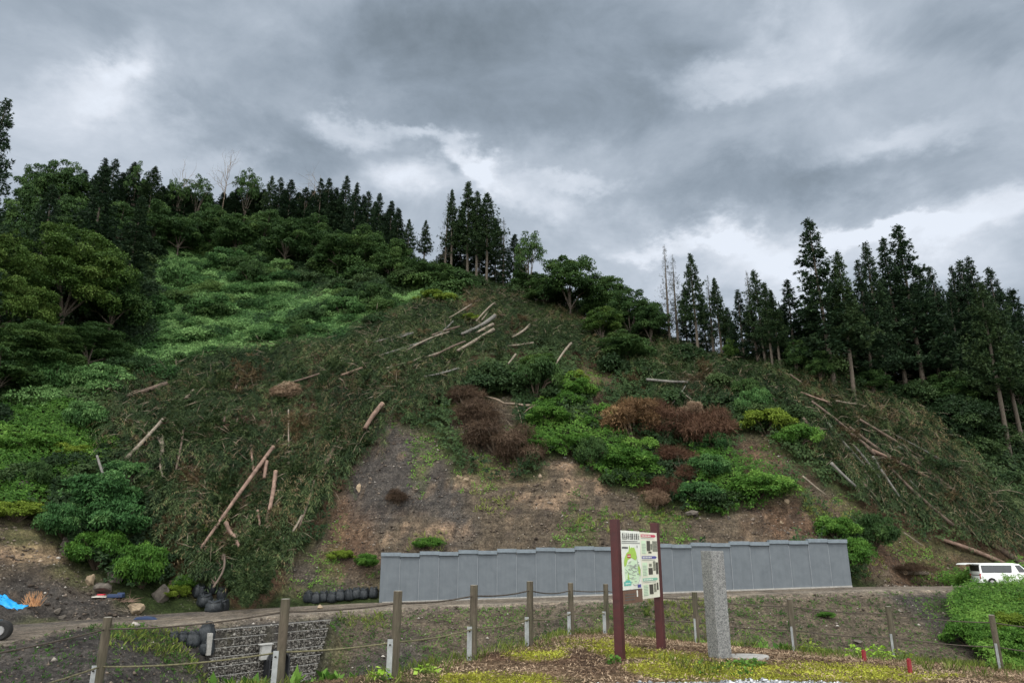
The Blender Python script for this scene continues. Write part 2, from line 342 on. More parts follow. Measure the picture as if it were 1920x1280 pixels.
# ---------------------------------------------------------------- materials
def mat(name, build):
    m = bpy.data.materials.new(name); m.use_nodes = True; nt = m.node_tree
    b = nt.nodes['Principled BSDF']; b.inputs['Specular IOR Level'].default_value = .3
    build(nt, nt.nodes.new, nt.links.new, b); return m
def ramp(N, L, src, stops):
    r = N('ShaderNodeValToRGB'); e = r.color_ramp.elements
    while len(e) < len(stops): e.new(.5)
    for i, (p, c) in enumerate(stops): e[i].position = p; e[i].color = (*c, 1)
    L(src, r.inputs[0]); return r.outputs[0]
def tex(N, L, scale, det=5, rough=.6, dist=0, coord='Object', stretch=None):
    t = N('ShaderNodeTexNoise'); t.inputs['Scale'].default_value = scale; t.inputs['Detail'].default_value = det; t.inputs['Roughness'].default_value = rough; t.inputs['Distortion'].default_value = dist
    tc = N('ShaderNodeTexCoord'); src = tc.outputs[coord]
    if stretch:
        mp = N('ShaderNodeMapping'); mp.inputs['Scale'].default_value = stretch; L(src, mp.inputs[0]); src = mp.outputs[0]
    L(src, t.inputs['Vector']); return t.outputs[0]
def bump(N, L, b, src, strength=.4, dist=.05):
    n = N('ShaderNodeBump'); n.inputs['Strength'].default_value = strength; n.inputs['Distance'].default_value = dist; L(src, n.inputs['Height']); L(n.outputs[0], b.inputs['Normal'])
def simple(name, c1, c2, scale=6, rough=.7, bmp=.3, metal=0, stretch=None, spec=.3, bd=.02):
    def f(nt, N, L, b):
        t = tex(N, L, scale, 6, .65, .2, stretch=stretch); L(ramp(N, L, t, [(.3, c1), (.7, c2)]), b.inputs['Base Color'])
        b.inputs['Roughness'].default_value = rough; b.inputs['Metallic'].default_value = metal; b.inputs['Specular IOR Level'].default_value = spec
        if bmp: bump(N, L, b, t, bmp, bd)
    return mat(name, f)
def leafmat(name, dark, mid, light, trans=.22, rough=.55, extra=None):
    def f(nt, N, L, b):
        a = N('ShaderNodeAttribute'); a.attribute_name = 'tint'
        oi = N('ShaderNodeObjectInfo')
        ad = N('ShaderNodeMath'); ad.operation = 'MULTIPLY_ADD'; L(oi.outputs['Random'], ad.inputs[0]); ad.inputs[1].default_value = .22; L(a.outputs['Fac'], ad.inputs[2])
        sb = N('ShaderNodeMath'); sb.operation = 'SUBTRACT'; L(ad.outputs[0], sb.inputs[0]); sb.inputs[1].default_value = .11
        st = [(0.0, dark), (.5, mid), (.9, light)]
        if extra: st.append((1.0, extra))
        c = ramp(N, L, sb.outputs[0], st)
        L(c, b.inputs['Base Color']); b.inputs['Roughness'].default_value = rough; b.inputs['Specular IOR Level'].default_value = .12
        tr = N('ShaderNodeBsdfTranslucent'); L(c, tr.inputs[0]); mx = N('ShaderNodeMixShader'); mx.inputs[0].default_value = trans
        L(b.outputs[0], mx.inputs[1]); L(tr.outputs[0], mx.inputs[2]); L(mx.outputs[0], nt.nodes['Material Output'].inputs[0])
    return mat(name, f)
M = {}
M['cedar'] = leafmat('cedar_leaf', (.007,.018,.009), (.018,.038,.018), (.044,.076,.032), .12)
M['cedar2'] = leafmat('cedar_leaf_mid', (.009,.022,.010), (.026,.050,.020), (.058,.092,.034), .14)
M['cedar_thin'] = leafmat('cedar_leaf_thin', (.022,.026,.018), (.045,.048,.032), (.075,.075,.05), .1)
M['broad'] = leafmat('broad_leaf', (.014,.036,.012), (.038,.080,.022), (.085,.145,.038), .24)
M['broad_l'] = leafmat('broad_leaf_light', (.020,.048,.010), (.055,.105,.020), (.125,.185,.042), .25)
M['shrub_b'] = leafmat('shrub_blue_green', (.014,.045,.015), (.042,.112,.032), (.125,.235,.075), .22)
M['shrub_g'] = leafmat('shrub_green', (.020,.062,.010), (.062,.148,.022), (.150,.275,.050), .27)
M['shrub_y'] = leafmat('shrub_yellow', (.060,.100,.012), (.125,.185,.022), (.230,.300,.045), .28)
M['vine'] = leafmat('vine_leaf', (.012,.036,.011), (.052,.125,.034), (.185,.320,.110), .22)
M['grass'] = leafmat('grass_blade', (.060,.085,.018), (.125,.165,.030), (.235,.275,.070), .3)
M['slash'] = leafmat('felled_cedar_frond', (.008,.019,.008), (.034,.060,.022), (.110,.145,.056), .12, extra=(.20,.125,.075))
M['brown'] = leafmat('dead_brown_frond', (.022,.015,.010), (.066,.043,.028), (.145,.098,.065), .12)
M['maroon'] = leafmat('dead_maroon_frond', (.030,.015,.010), (.080,.042,.026), (.160,.092,.056), .1)
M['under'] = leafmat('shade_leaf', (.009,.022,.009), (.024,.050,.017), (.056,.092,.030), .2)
M['orange'] = leafmat('dead_orange_frond', (.050,.028,.014), (.145,.085,.042), (.27,.17,.085), .12)
M['beige'] = leafmat('dead_beige_twigs', (.09,.055,.035), (.22,.15,.10), (.38,.29,.20), .05)
M['bark'] = simple('cedar_bark', (.055,.045,.035), (.125,.105,.082), 5, .9, .6, stretch=(3,3,.6))
M['bark_d'] = simple('dark_bark', (.03,.024,.02), (.07,.058,.045), 5, .9, .6, stretch=(3,3,.6))
M['log_pink'] = simple('peeled_log', (.075,.048,.036), (.27,.18,.138), 1.6, .8, .4)
M['log_pale'] = simple('pale_log', (.10,.08,.06), (.26,.22,.17), 1.8, .8, .4)
M['log_dark'] = simple('bark_log', (.055,.04,.03), (.15,.11,.085), 2.2, .9, .5)
M['log_grey'] = simple('grey_log', (.08,.078,.072), (.19,.18,.16), 2.2, .9, .5)
M['cut'] = simple('cut_wood', (.42,.29,.19), (.58,.44,.31), 6, .8, .1)
M['twig'] = simple('twig_bark', (.09,.07,.05), (.23,.18,.135), 3, .9, 0)
M['twig_d'] = simple('dark_twig', (.04,.03,.02), (.10,.075,.055), 3, .9, 0)
M['rock'] = simple('rock', (.055,.048,.040), (.15,.13,.11), 1.6, .9, .6, bd=.06)
M['rock_tan'] = simple('tan_rock', (.18,.135,.09), (.36,.28,.19), 1.6, .9, .6, bd=.06)
M['ivy'] = leafmat('ivy_leaf', (.020,.030,.014), (.040,.060,.024), (.12,.10,.06), .15)

# ---------------------------------------------------------------- terrain meshes
def ground_mat():
    def f(nt, N, L, b):
        a = N('ShaderNodeAttribute'); a.attribute_name = 'soil'
        g = N('ShaderNodeNewGeometry')
        def nz(s, d=6, r=.65, st=None):
            t = N('ShaderNodeTexNoise'); t.inputs['Scale'].default_value = s; t.inputs['Detail'].default_value = d; t.inputs['Roughness'].default_value = r
            src = g.outputs['Position']
            if st: mp = N('ShaderNodeMapping'); mp.inputs['Scale'].default_value = st; L(src, mp.inputs[0]); src = mp.outputs[0]
            L(src, t.inputs['Vector']); return t.outputs[0]
        n1, n2, n3 = nz(1.3, 10, .78), nz(5.5, 6, .8), nz(.9, 8, .7, (.35, .35, 3.2))
        r1 = ramp(N, L, n1, [(.30, (.38,.38,.38)), (.5, (1,1,1)), (.68, (1.7,1.62,1.52))])
        r2 = ramp(N, L, n2, [(.32, (.40,.40,.40)), (.5, (1,1,1)), (.66, (1.9,1.9,1.9))])
        r3 = ramp(N, L, n3, [(.35, (.72,.70,.70)), (.6, (1.18,1.15,1.1))])
        def mul(x, y):
            n = N('ShaderNodeVectorMath'); n.operation = 'MULTIPLY'; L(x, n.inputs[0]); L(y, n.inputs[1]); return n.outputs[0]
        c = mul(mul(mul(a.outputs['Color'], r1), r2), r3)
        vo = N('ShaderNodeTexVoronoi'); vo.inputs['Scale'].default_value = 2.6; L(g.outputs['Position'], vo.inputs['Vector'])
        st = ramp(N, L, vo.outputs['Distance'], [(.10, (1,1,1)), (.17, (0,0,0))])
        mx = N('ShaderNodeMix'); mx.data_type = 'RGBA'; k = N('ShaderNodeMath'); k.operation = 'MULTIPLY'; L(st, k.inputs[0]); k.inputs[1].default_value = .42
        L(k.outputs[0], mx.inputs[0]); L(c, mx.inputs[6]); mx.inputs[7].default_value = (.21,.19,.165,1)
        L(mx.outputs[2], b.inputs['Base Color']); b.inputs['Roughness'].default_value = .95; b.inputs['Specular IOR Level'].default_value = .12
        ad = N('ShaderNodeMath'); ad.operation = 'ADD'; L(n1, ad.inputs[0]); L(n2, ad.inputs[1])
        bump(N, L, b, ad.outputs[0], .9, .22)
    return mat('soil', f)
M['soil'] = ground_mat()
def lerp(c, d, w): return c*(1-w[..., None])+np.array(d)*w[..., None]
def soil_colour(x, y, z):
    px, py = project(x, y, z); s, rz, hw = road(x, y)
    n = fbm(x, y, 4, .25)
    c = np.zeros(x.shape+(3,))+np.array((.030,.045,.016))
    hillm = s > hw
    c = lerp(c, (.095,.062,.042), zone(px, py, Z_SLASH, 20))
    w = zone(px, py, Z_CLIFF, 26, 20)
    c = lerp(c, (.080,.066,.050), w)
    c = lerp(c, (.056,.052,.049), zone(px, py, Z_SLATE, 40, 26)*w)
    c = lerp(c, (.108,.070,.048), zone(px, py, Z_RED, 40, 30)*np.maximum(w, .5)*.9)
    st = np.clip(.5+fbm(x*.25, z*1.6, 4, 1.0)*2.2, 0, 1)
    c = lerp(c, (.235,.170,.120), zone(px, py, Z_TAN, 18, 20)*w*st*st)
    c = lerp(c, (.185,.140,.100), w*sstep(.3, .5, fbm(x*.8, z*2.2, 5, 1.1))*.5)
    c = lerp(c, (.045,.038,.035), w*sstep(.25, .5, fbm(x+50, z*2.5, 4, .6))*.6)
    g = sstep(.05, .45, fbm(x+31, y, 5, .22)); c = lerp(c, (.075,.095,.028), g*w*.45)
    # bank below the road
    bk = lerp(np.zeros(x.shape+(3,))+np.array((.092,.078,.060)), (.055,.052,.050), sstep(.0, .4, fbm(x, y, 3, .09)+.5*(x < -12)))
    bk = lerp(bk, (.075,.080,.035), sstep(.0, .5, fbm(x+9, y+4, 5, .3))*.55)
    c = np.where((s < -hw)[..., None], bk, c)
    c = lerp(c, (.150,.130,.108), (1-sstep(0, .8, np.abs(s)-hw)))
    return c
def grid_mesh(name, xs, ys, keep, off=0.0, colour=soil_colour):
    X, Y = np.meshgrid(xs, ys, indexing='ij'); Z = H(X, Y)+off
    nx, ny = X.shape; idx = np.arange(nx*ny).reshape(nx, ny)
    q = np.stack([idx[:-1, :-1], idx[1:, :-1], idx[1:, 1:], idx[:-1, 1:]], -1).reshape(-1, 4)
    cx = .5*(X[:-1, :-1]+X[1:, 1:]).ravel(); cy = .5*(Y[:-1, :-1]+Y[1:, 1:]).ravel()
    k = keep(cx, cy); q = q[k]
    if len(q) == 0: return None
    used, inv = np.unique(q.ravel(), return_inverse=True)
    V = np.stack([X.ravel(), Y.ravel(), Z.ravel()], 1)[used]
    c = colour(V[:, 0], V[:, 1], V[:, 2]); c = np.concatenate([c, np.ones((len(c), 1))], 1)
    me = mesh_np(name, V, inv.reshape(-1, 4), M['soil'], {'soil': ('POINT', 'FLOAT_COLOR', c)}, smooth=True)
    return tag(link(name, me), kind='structure')
def axis(segs):
    out = []
    for a, b, s in segs: out.append(np.arange(a, b-1e-6, s))
    return np.concatenate(out+[[segs[-1][1]]])
GX = axis([(-1500,-300,120),(-300,-90,10),(-90,-60,1.5),(-60,70,.4),(70,100,1.5),(100,300,10),(300,1500,120)])
GY = axis([(-1200,-60,120),(-60,12,3),(12,95,.4),(95,170,.8),(170,240,4),(240,600,30),(600,2400,200)])
FX0, FX1, FY1 = -9.0, 17.0, 19.0
def side(x, y): s, rz, hw = road(x, y); return s, hw
def in_fore(x, y): return (x > FX0) & (x < FX1) & (y > -3) & (y < crest(x)+1.2)
def k_hill(x, y): s, hw = side(x, y); return s > hw
def k_bank(x, y): s, hw = side(x, y); return (s < -hw) & ~in_fore(x, y)
def k_road(x, y): s, hw = side(x, y); return (np.abs(s) <= hw)
grid_mesh('hillside', GX, GY, k_hill)
grid_mesh('embankment', GX, GY, k_bank)
def road_colour(x, y, z):
    s, rz, hw = road(x, y)
    c = np.zeros(x.shape+(3,))+np.array((.165,.145,.122))
    c = lerp(c, (.115,.098,.08), np.exp(-((np.abs(s)-1.0)/.45)**2)*.55)
    c = lerp(c, (.245,.220,.185), np.exp(-((s+hw-.6)/.7)**2)*.8)
    c = lerp(c, (.075,.07,.066), sstep(-16, -24, x)*sstep(.0, .9, s/hw)*.8)
    return lerp(c, (.10,.085,.06), sstep(.1, .5, fbm(x, y*2, 4, .5))*.4)
grid_mesh('road', GX, GY, k_road, 0.0, road_colour)
GRAVEL_Y = lambda x: 9.98-.045*(x-4)**2*(x < 4)+.03*(x-6)*(x > 6)
def moss_w(x, y):
    px, py = project(x, y, fore(x, y))
    z = [[(1180,1225),(1320,1240),(1420,1262),(1400,1272),(1240,1276),(1170,1255)],[(1400,1245),(1700,1255),(1800,1268),(1700,1276),(1400,1276)],[(940,1225),(1000,1215),(1060,1210),(1060,1230),(980,1240)],[(1085,1200),(1150,1198),(1180,1210),(1110,1212)],[(1110,1204),(1230,1218),(1330,1232),(1480,1240),(1640,1248),(1740,1262),(1600,1270),(1400,1270),(1240,1262),(1160,1232),(1100,1215)],[(830,1262),(900,1258),(1010,1266),(1060,1285),(820,1285)],[(1060,1200),(1150,1200),(1150,1210),(1060,1212)]]
    return zone(px, py, z, 12, 5)*np.clip(.95+fbm(x, y, 4, 1.6)*1.6, 0, 1)
def fore_colour(x, y, z):
    n = fbm(x, y, 5, .9)
    c = np.zeros(x.shape+(3,))+np.array((.160,.112,.072)); c = lerp(c, (.110,.068,.048), sstep(0, .5, n)); c = lerp(c, (.100,.105,.04), sstep(.0, .4, fbm(x+7, y, 4, .5))*.8)
    c = lerp(c, (.24,.235,.032), moss_w(x, y))
    c = lerp(c, (.20,.20,.205), 1-sstep(-.15, .15, y-GRAVEL_Y(x)+fbm(x, y, 3, 2)*.12))
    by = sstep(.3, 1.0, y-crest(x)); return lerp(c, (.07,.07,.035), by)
fx = axis([(FX0, -5, .3), (-5, 12, .09), (12, FX1, .3)]); fy = axis([(-3, 6, .6), (6, FY1, .09)])
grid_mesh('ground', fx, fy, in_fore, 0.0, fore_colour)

# ---------------------------------------------------------------- leaves
def unit(v): return v/np.maximum(np.linalg.norm(v, axis=-1, keepdims=True), 1e-9)
def leaf_quads(P, D, Nn, L, W):
    """diamond leaves: P base, D direction, Nn face normal"""
    Sd = unit(np.cross(D, Nn)); L = np.asarray(L)[..., None]; W = np.asarray(W)[..., None]
    mid = P+D*L*.45+Nn*L*.06
    V = np.stack([P, mid+Sd*W*.5, P+D*L, mid-Sd*W*.5], 1).reshape(-1, 3)
    return V, np.arange(len(P)*4).reshape(-1, 4)
def rand_dir(n): v = rng.normal(size=(n, 3)); return unit(v)
# ground cover
_wc = {}
def worley(x, y, s, seed):
    """bush-like domes: 1 at a cell's heart, 0 at its rim; also the cell's own random number"""
    X = x/s; Y = y/s; ix = np.floor(X).astype(np.int64); iy = np.floor(Y).astype(np.int64); d = np.full(X.shape, 9.); v = np.zeros(X.shape)
    for i in (-1, 0, 1):
        for j in (-1, 0, 1):
            a = _h(ix+i+seed*131, iy+j); b = _h(ix+i, iy+j+seed*77); r = np.hypot(ix+i+a-X, iy+j+b-Y)/(.6+.6*a)
            k = r < d; d = np.where(k, r, d); v = np.where(k, b, v)
    return np.clip(1-d*d, 0, 1)**.6, v
def cover(name, material, n, weight, box, height, K, L, W, tint, droop=0.0, down=0.0, spread=.5, depth=.5, label=None, upright=0.0, kind='stuff', far=False, face=.5, ct=.0):
    x = rng.uniform(box[0], box[1], n); y = rng.uniform(box[2], box[3], n); z = Hq(x, y)
    px, py = project(x, y, z); w = weight(x, y, z, px, py); k = (rng.random(n) < w) & (px > -260) & (px < 2260)
    x, y, z = x[k], y[k], z[k]
    e = .35; hh = lambda a, b: Hq(a, b)+height(a, b)
    h0 = hh(x, y); nx = (hh(x+e, y)-hh(x-e, y))/(2*e); ny = (hh(x, y+e)-hh(x, y-e))/(2*e)
    Nn = unit(np.stack([-nx, -ny, np.ones_like(nx)], 1))
    dn = np.stack([-(Hq(x+2, y)-Hq(x-2, y)), -(Hq(x, y+2)-Hq(x, y-2)), np.zeros_like(x)], 1)/4; dn[:, 2] = -(dn[:, 0]**2+dn[:, 1]**2); dn = unit(dn)
    C = np.stack([x, y, h0-rng.random(len(x))**1.6*depth], 1)
    m = len(x); C = np.repeat(C, K, 0); Nn = np.repeat(Nn, K, 0); dn = np.repeat(dn, K, 0)
    rr = rand_dir(m*K); T = unit(rr-Nn*np.sum(rr*Nn, 1, keepdims=True)*(1-spread))
    D = unit(T+dn*down+np.array([0, 0, upright-droop]))
    P = C+T*(rng.random((m*K, 1))*L*.5)
    s = rng.uniform(.6, 1.3, m*K)
    ti = np.repeat(tint(x, y)+rng.normal(0, ct, m), K)+rng.normal(0, .16, m*K)
    nn = unit(Nn+rand_dir(m*K)*face)
    V, Fq = leaf_quads(P, D, nn, L*s, W*s*rng.uniform(.7, 1.2, m*K))
    me = mesh_np(name, V, Fq, material, {'tint': ('FACE', 'FLOAT', np.clip(ti, 0, 1))})
    o = link(name, me); tag(o, label, kind=kind); return o
def w1(x, y, s, seed): return worley(x, y, s, seed)[0]
def hill_h(x, y): return 1.5*w1(x, y, 4.6, 1)+.55*w1(x, y, 1.7, 2)
def s_off(x, y): s, rz, hw = road(x, y); return s-hw
def beyondridge(px, py): return np.ones_like(px)
HB = (-105, 105, 50, 178)
def wt_vine(x, y, z, px, py): return zone(px, py, Z_BRIGHT[:1], 30)*(s_off(x, y) > .5)
def wt_low(x, y, z, px, py): return zone(px, py, Z_BRIGHT[1:], 20)*(s_off(x, y) > .5)
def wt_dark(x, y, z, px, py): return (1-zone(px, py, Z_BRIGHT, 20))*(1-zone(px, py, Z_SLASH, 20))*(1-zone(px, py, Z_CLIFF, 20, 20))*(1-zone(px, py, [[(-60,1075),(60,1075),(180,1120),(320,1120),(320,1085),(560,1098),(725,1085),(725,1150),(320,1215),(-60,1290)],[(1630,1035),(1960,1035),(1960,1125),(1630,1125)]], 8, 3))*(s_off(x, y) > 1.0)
def wt_slash(x, y, z, px, py): return zone(px, py, Z_SLASH, 24)*(1-.75*zone(px, py, [[(470,720),(600,700),(640,760),(600,830),(500,800)],[(380,960),(440,900),(520,900),(480,1020),(400,1020)],[(780,690),(1000,650),(1100,700),(900,720)]], 60, 40))
def tn(x, y, s=.12, a=.5, b=.45, seed=0): return b+fbm(x+seed, y, 4, s)*a
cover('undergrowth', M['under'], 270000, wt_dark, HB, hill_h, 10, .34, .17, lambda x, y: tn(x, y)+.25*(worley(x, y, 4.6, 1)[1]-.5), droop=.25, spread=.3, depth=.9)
cover('vines', M['vine'], 300000, wt_vine, (-90, 5, 75, 172), lambda x, y: 1.0*w1(x, y, 4.4, 1)+.6*w1(x, y, 1.7, 2), 9, .36, .17, lambda x, y: tn(x, y, .15, .7, .48)+.55*(worley(x, y, 4.6, 1)[1]-.5), droop=.3, spread=.3, depth=.8)
cover('weeds', M['shrub_g'], 130000, wt_low, (-70, 60, 50, 100), lambda x, y: 1.1*w1(x, y, 3.0, 3)+.5*w1(x, y, 1.2, 4), 10, .25, .11, lambda x, y: tn(x, y, .2, .7, .5), droop=.2, spread=.3, depth=.6)
heap = lambda x, y: sstep(.28, .60, w1(x, y, 6.5, 5)+.8*fbm(x, y, 3, .35))
slash_h = lambda x, y: 1.9*w1(x, y, 6.5, 5)+.55*w1(x, y, 1.7, 6)
cover('felled_branches', M['slash'], 90000, lambda *a: wt_slash(*a)*(.04+.96*heap(a[0], a[1])), (-50, 65, 58, 135), slash_h, 22, .48, .045, lambda x, y: tn(x, y, .18, .5, .50)+.45*(worley(x, y, 6.5, 5)[1]-.5), droop=.45, down=.55, spread=.45, depth=.5, face=.3, ct=.13)
cover('broken_twigs', M['twig'], 34000, lambda *a: wt_slash(*a)*.5, (-50, 65, 58, 130), lambda x, y: slash_h(x, y)+.38, 1, 1.5, .055, lambda x, y: tn(x, y), down=.6, spread=.5, depth=.3)
def wt_cliff(x, y, z, px, py): return zone(px, py, Z_CLIFF, 20, 20)*sstep(-.05, .35, fbm(x+31, y, 5, .22))*.8*(s_off(x, y) > .6)
cover('cliff_weeds', M['shrub_g'], 50000, lambda x, y, z, px, py: wt_cliff(x, y, z, px, py)*(px > 480), (-50, 50, 55, 95), lambda x, y: .15+0*x, 5, .24, .09, lambda x, y: tn(x, y, .3, .8, .45), spread=.6, depth=.2, upright=.3)
cover('dead_litter', M['brown'], 60000, lambda x, y, z, px, py: zone(px, py, Z_RED+[[(1640,965),(1920,1060),(1920,1100),(1640,1100)]]+[[(480,700),(640,690),(650,780),(520,830)],[(1060,690),(1130,700),(1180,860),(1120,800)],[(880,760),(1010,830),(990,900),(880,880)]], 30, 30)*.8*(s_off(x, y) > .6), (-50, 65, 55, 110), lambda x, y: .25*w1(x, y, 1.5, 9), 4, .42, .05, lambda x, y: tn(x, y, .5, .8, .5), spread=.7, depth=.2, upright=.15)
cover('grass', M['grass'], 30000, lambda x, y, z, px, py: zone(px, py, Z_GRASS, 16, 8)*(s_off(x, y) > .5), (-60, 60, 50, 90), lambda x, y: .1+0*x, 8, .42, .06, lambda x, y: tn(x, y, .4, .6, .6), spread=.6, upright=.9, depth=.1)
def stones(name, material, n, box, weight, size, lift=.3, hf=H, seedv=1):
    x = rng.uniform(box[0], box[1], n); y = rng.uniform(box[2], box[3], n); z = hf(x, y)
    px, py = project(x, y, z); k = rng.random(n) < weight(x, y, z, px, py); x, y, z = x[k], y[k], z[k]; n = len(x)
    base = np.array([(1,0,0),(-1,0,0),(0,1,0),(0,-1,0),(0,0,1),(0,0,-1)], float)
    Fb = np.array([(0,2,4),(2,1,4),(1,3,4),(3,0,4),(2,0,5),(1,2,5),(3,1,5),(0,3,5)])
    V = base[None]*rng.uniform(.6, 1.2, (n, 6, 1))+rng.normal(0, .18, (n, 6, 3)); a = rng.uniform(0, 6.28, n); c, s = np.cos(a), np.sin(a)
    V = np.stack([V[..., 0]*c[:, None]-V[..., 1]*s[:, None], V[..., 0]*s[:, None]+V[..., 1]*c[:, None], V[..., 2]*.65], -1)
    sz = size*np.exp(rng.normal(0, .45, n)); V = V*sz[:, None, None]; V += np.stack([x, y, z+sz*lift], 1)[:, None]
    Fq = (Fb[None]+np.arange(n)[:, None, None]*6).reshape(-1, 3)
    me = mesh_np(name, V.reshape(-1, 3), Fq, material, {'tint': ('FACE', 'FLOAT', np.repeat(rng.random(n), 8))})
    return tag(link(name, me), kind='stuff')
def s_below(x, y): s, rz, hw = road(x, y); return -s-hw
M['tanrock'] = leafmat('tan_rock_chips', (.07,.052,.038), (.18,.135,.095), (.34,.27,.20), 0, .95)
M['clod'] = leafmat('earth_clod', (.030,.024,.020), (.080,.064,.051), (.19,.155,.125), 0, .95)
# leafy mounds: the continuous thicket
def mounds(name, material, n, weight, box, rad, per, L, W, tb=.5, cst=.18, flat=.75, strip=False):
    x = rng.uniform(box[0], box[1], n*6); y = rng.uniform(box[2], box[3], n*6); z = Hq(x, y); px, py = project(x, y, z)
    k = np.nonzero((rng.random(n*6) < weight(x, y, z, px, py)) & (px > -200) & (px < 2200))[0][:n]; x, y, z = x[k], y[k], z[k]
    Ps, Ds, Ns, Ts = [], [], [], []
    for i in range(len(x)):
        r = rad[0]+(rad[1]-rad[0])*rng.random()**1.7; tt = tb+rng.normal(0, cst)
        for j in range(int(4+r*2.5)):
            a = rng.random()*6.28; rr = r*.95*math.sqrt(rng.random()); lr = r*rng.uniform(.28, .50); c = np.array([x[i]+math.cos(a)*rr, y[i]+math.sin(a)*rr, z[i]+r*flat*(1-(rr/r)**2*.8)-lr*.3])
            m_ = int(per*lr*lr*rng.uniform(.8, 1.2))+8; q = unit(rng.normal(size=(m_, 3))); q[:, 2] = np.where(rng.random(m_) < .8, np.abs(q[:, 2]), q[:, 2])
            Ps.append(c+q*lr*np.array([1, 1, .75])*rng.uniform(.7, 1.08, (m_, 1))); tg = unit(np.cross(q, rng.normal(size=(m_, 3))))
            Ds.append(unit(tg*.7+q*.5+np.array([0, 0, -.35]))); Ns.append(unit(q+np.array([0, 0, .4])+rng.normal(size=(m_, 3))*.32)); Ts.append(np.full(m_, tt+rng.normal(0, .07)))
    P, D, Nn, T_ = map(np.concatenate, (Ps, Ds, Ns, Ts)); s = rng.uniform(.6, 1.3, len(P)); V, Fq = leaf_quads(P, D, Nn, L*s, W*s)
    me = mesh_np(name, V, Fq, material, {'tint': ('FACE', 'FLOAT', np.clip(T_+rng.normal(0, .1, len(T_)), 0, 1))}); return tag(link(name, me), kind='stuff')
UL = [[(285,440),(470,460),(560,540),(700,560),(800,545),(870,560),(810,605),(700,635),(560,665),(430,690),(300,720),(230,735),(120,760),(40,770),(120,720),(200,690),(285,640)]]
mounds('thicket', M['vine'], 330, lambda x, y, z, px, py: zone(px, py, UL, 20)*.9, (-90, 5, 70, 172), (.7, 3.2), 240, .30, .13, .48, .30, .66)
mounds('shaded_thicket', M['broad'], 170, lambda x, y, z, px, py: zone(px, py, UL, 20)*.9*sstep(-.25, .35, fbm(x+12, y, 3, .07)), (-90, 5, 70, 172), (.9, 3.4), 220, .32, .15, .42, .22, .8)
mounds('forest_floor_thicket', M['under'], 150, lambda x, y, z, px, py: zone(px, py, [[(1240,650),(1500,690),(1600,720),(1760,745),(1960,765),(1990,900),(1850,860),(1700,780),(1560,735),(1400,705),(1240,680)]], 12)*.95, (10, 100, 75, 125), (1.2, 3.2), 220, .32, .16, .36, .18, 1.15)
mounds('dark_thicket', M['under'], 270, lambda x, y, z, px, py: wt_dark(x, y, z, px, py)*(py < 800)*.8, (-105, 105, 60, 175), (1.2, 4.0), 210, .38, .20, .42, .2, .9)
mounds('upper_thicket', M['broad'], 130, lambda x, y, z, px, py: zone(px, py, [[(270,420),(500,440),(700,480),(900,540),(860,575),(700,545),(560,520),(420,505),(285,470)]], 10)*.95, (-100, 5, 100, 178), (1.8, 4.6), 150, .45, .24, .45, .2, 1.0)
mounds('low_thicket', M['shrub_g'], 120, lambda x, y, z, px, py: np.maximum(wt_low(x, y, z, px, py), zone(px, py, [[(930,700),(1100,720),(1200,860),(1210,920),(1120,890),(1000,830)]], 16))*.8, (-70, 60, 50, 100), (.8, 2.2), 330, .24, .12, .52, .22)
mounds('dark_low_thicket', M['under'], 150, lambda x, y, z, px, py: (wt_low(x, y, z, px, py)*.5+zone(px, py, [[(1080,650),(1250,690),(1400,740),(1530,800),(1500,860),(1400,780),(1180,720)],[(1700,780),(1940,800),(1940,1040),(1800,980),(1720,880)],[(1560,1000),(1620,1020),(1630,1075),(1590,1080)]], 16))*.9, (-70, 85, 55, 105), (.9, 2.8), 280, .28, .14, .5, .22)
# boughs of the felled cedars
def boughs(name, material, n, weight, box, height, Ls=(1.2, 3.0), k=19, L=.42, W=.060, tint=.45, lift=.15):
    x = rng.uniform(box[0], box[1], n); y = rng.uniform(box[2], box[3], n); z = Hq(x, y); px, py = project(x, y, z)
    q = (rng.random(n) < weight(x, y, z, px, py)) & (px > -80) & (px < 2000); x, y = x[q], y[q]; m = len(x)
    gx = (Hq(x+1, y)-Hq(x-1, y))/2; gy = (Hq(x, y+1)-Hq(x, y-1))/2; g = -np.stack([gx, gy], 1); gl = np.linalg.norm(g, axis=1, keepdims=True)+1e-6
    a = rng.uniform(0, 6.283, m); h2 = unit(np.stack([np.cos(a), np.sin(a)], 1)*.85+g/gl*.75); h = np.concatenate([h2, (gx*h2[:, 0]+gy*h2[:, 1])[:, None]*.85], 1)
    Lb = rng.uniform(Ls[0], Ls[1], m); P0 = np.stack([x, y, Hq(x, y)+height(x, y)+lift+rng.random(m)*.35], 1); bt = tint+rng.normal(0, .19, m)+.3*(fbm(x, y, 3, .15))
    s = (np.arange(k)+.5)/k; arch = rng.uniform(.15, .6, m)
    Ps, Ds, Ns, Ts = [], [], [], []; sd = unit(np.cross(h, np.array([0, 0, 1.])))
    for si in s:
        p = P0+h*(Lb*si)[:, None]; p[:, 2] += Lb*(arch*si-(arch+.28)*si*si)
        tg = unit(h+np.stack([0*Lb, 0*Lb, arch-2*(arch+.28)*si], 1)); up = unit(np.cross(sd, tg))
        for e in (-1, 1):
            j = rng.normal(0, .22, (m, 3)); Ps.append(p+j*.15); Ds.append(unit(tg*.65+sd*e*.65+np.array([0, 0, -.38])+j)); Ns.append(unit(up+sd*e*.45+rng.normal(0, .18, (m, 3)))); Ts.append(bt+.10*si)
    P, D, Nn, T_ = map(np.concatenate, (Ps, Ds, Ns, Ts)); r = rng.uniform(.6, 1.3, len(P)); V, Fq = leaf_quads(P, D, Nn, L*r, W*r)
    me = mesh_np(name, V, Fq, material, {'tint': ('FACE', 'FLOAT', np.clip(T_+rng.normal(0, .08, len(T_)), 0, 1))}); return tag(link(name, me), kind='stuff')
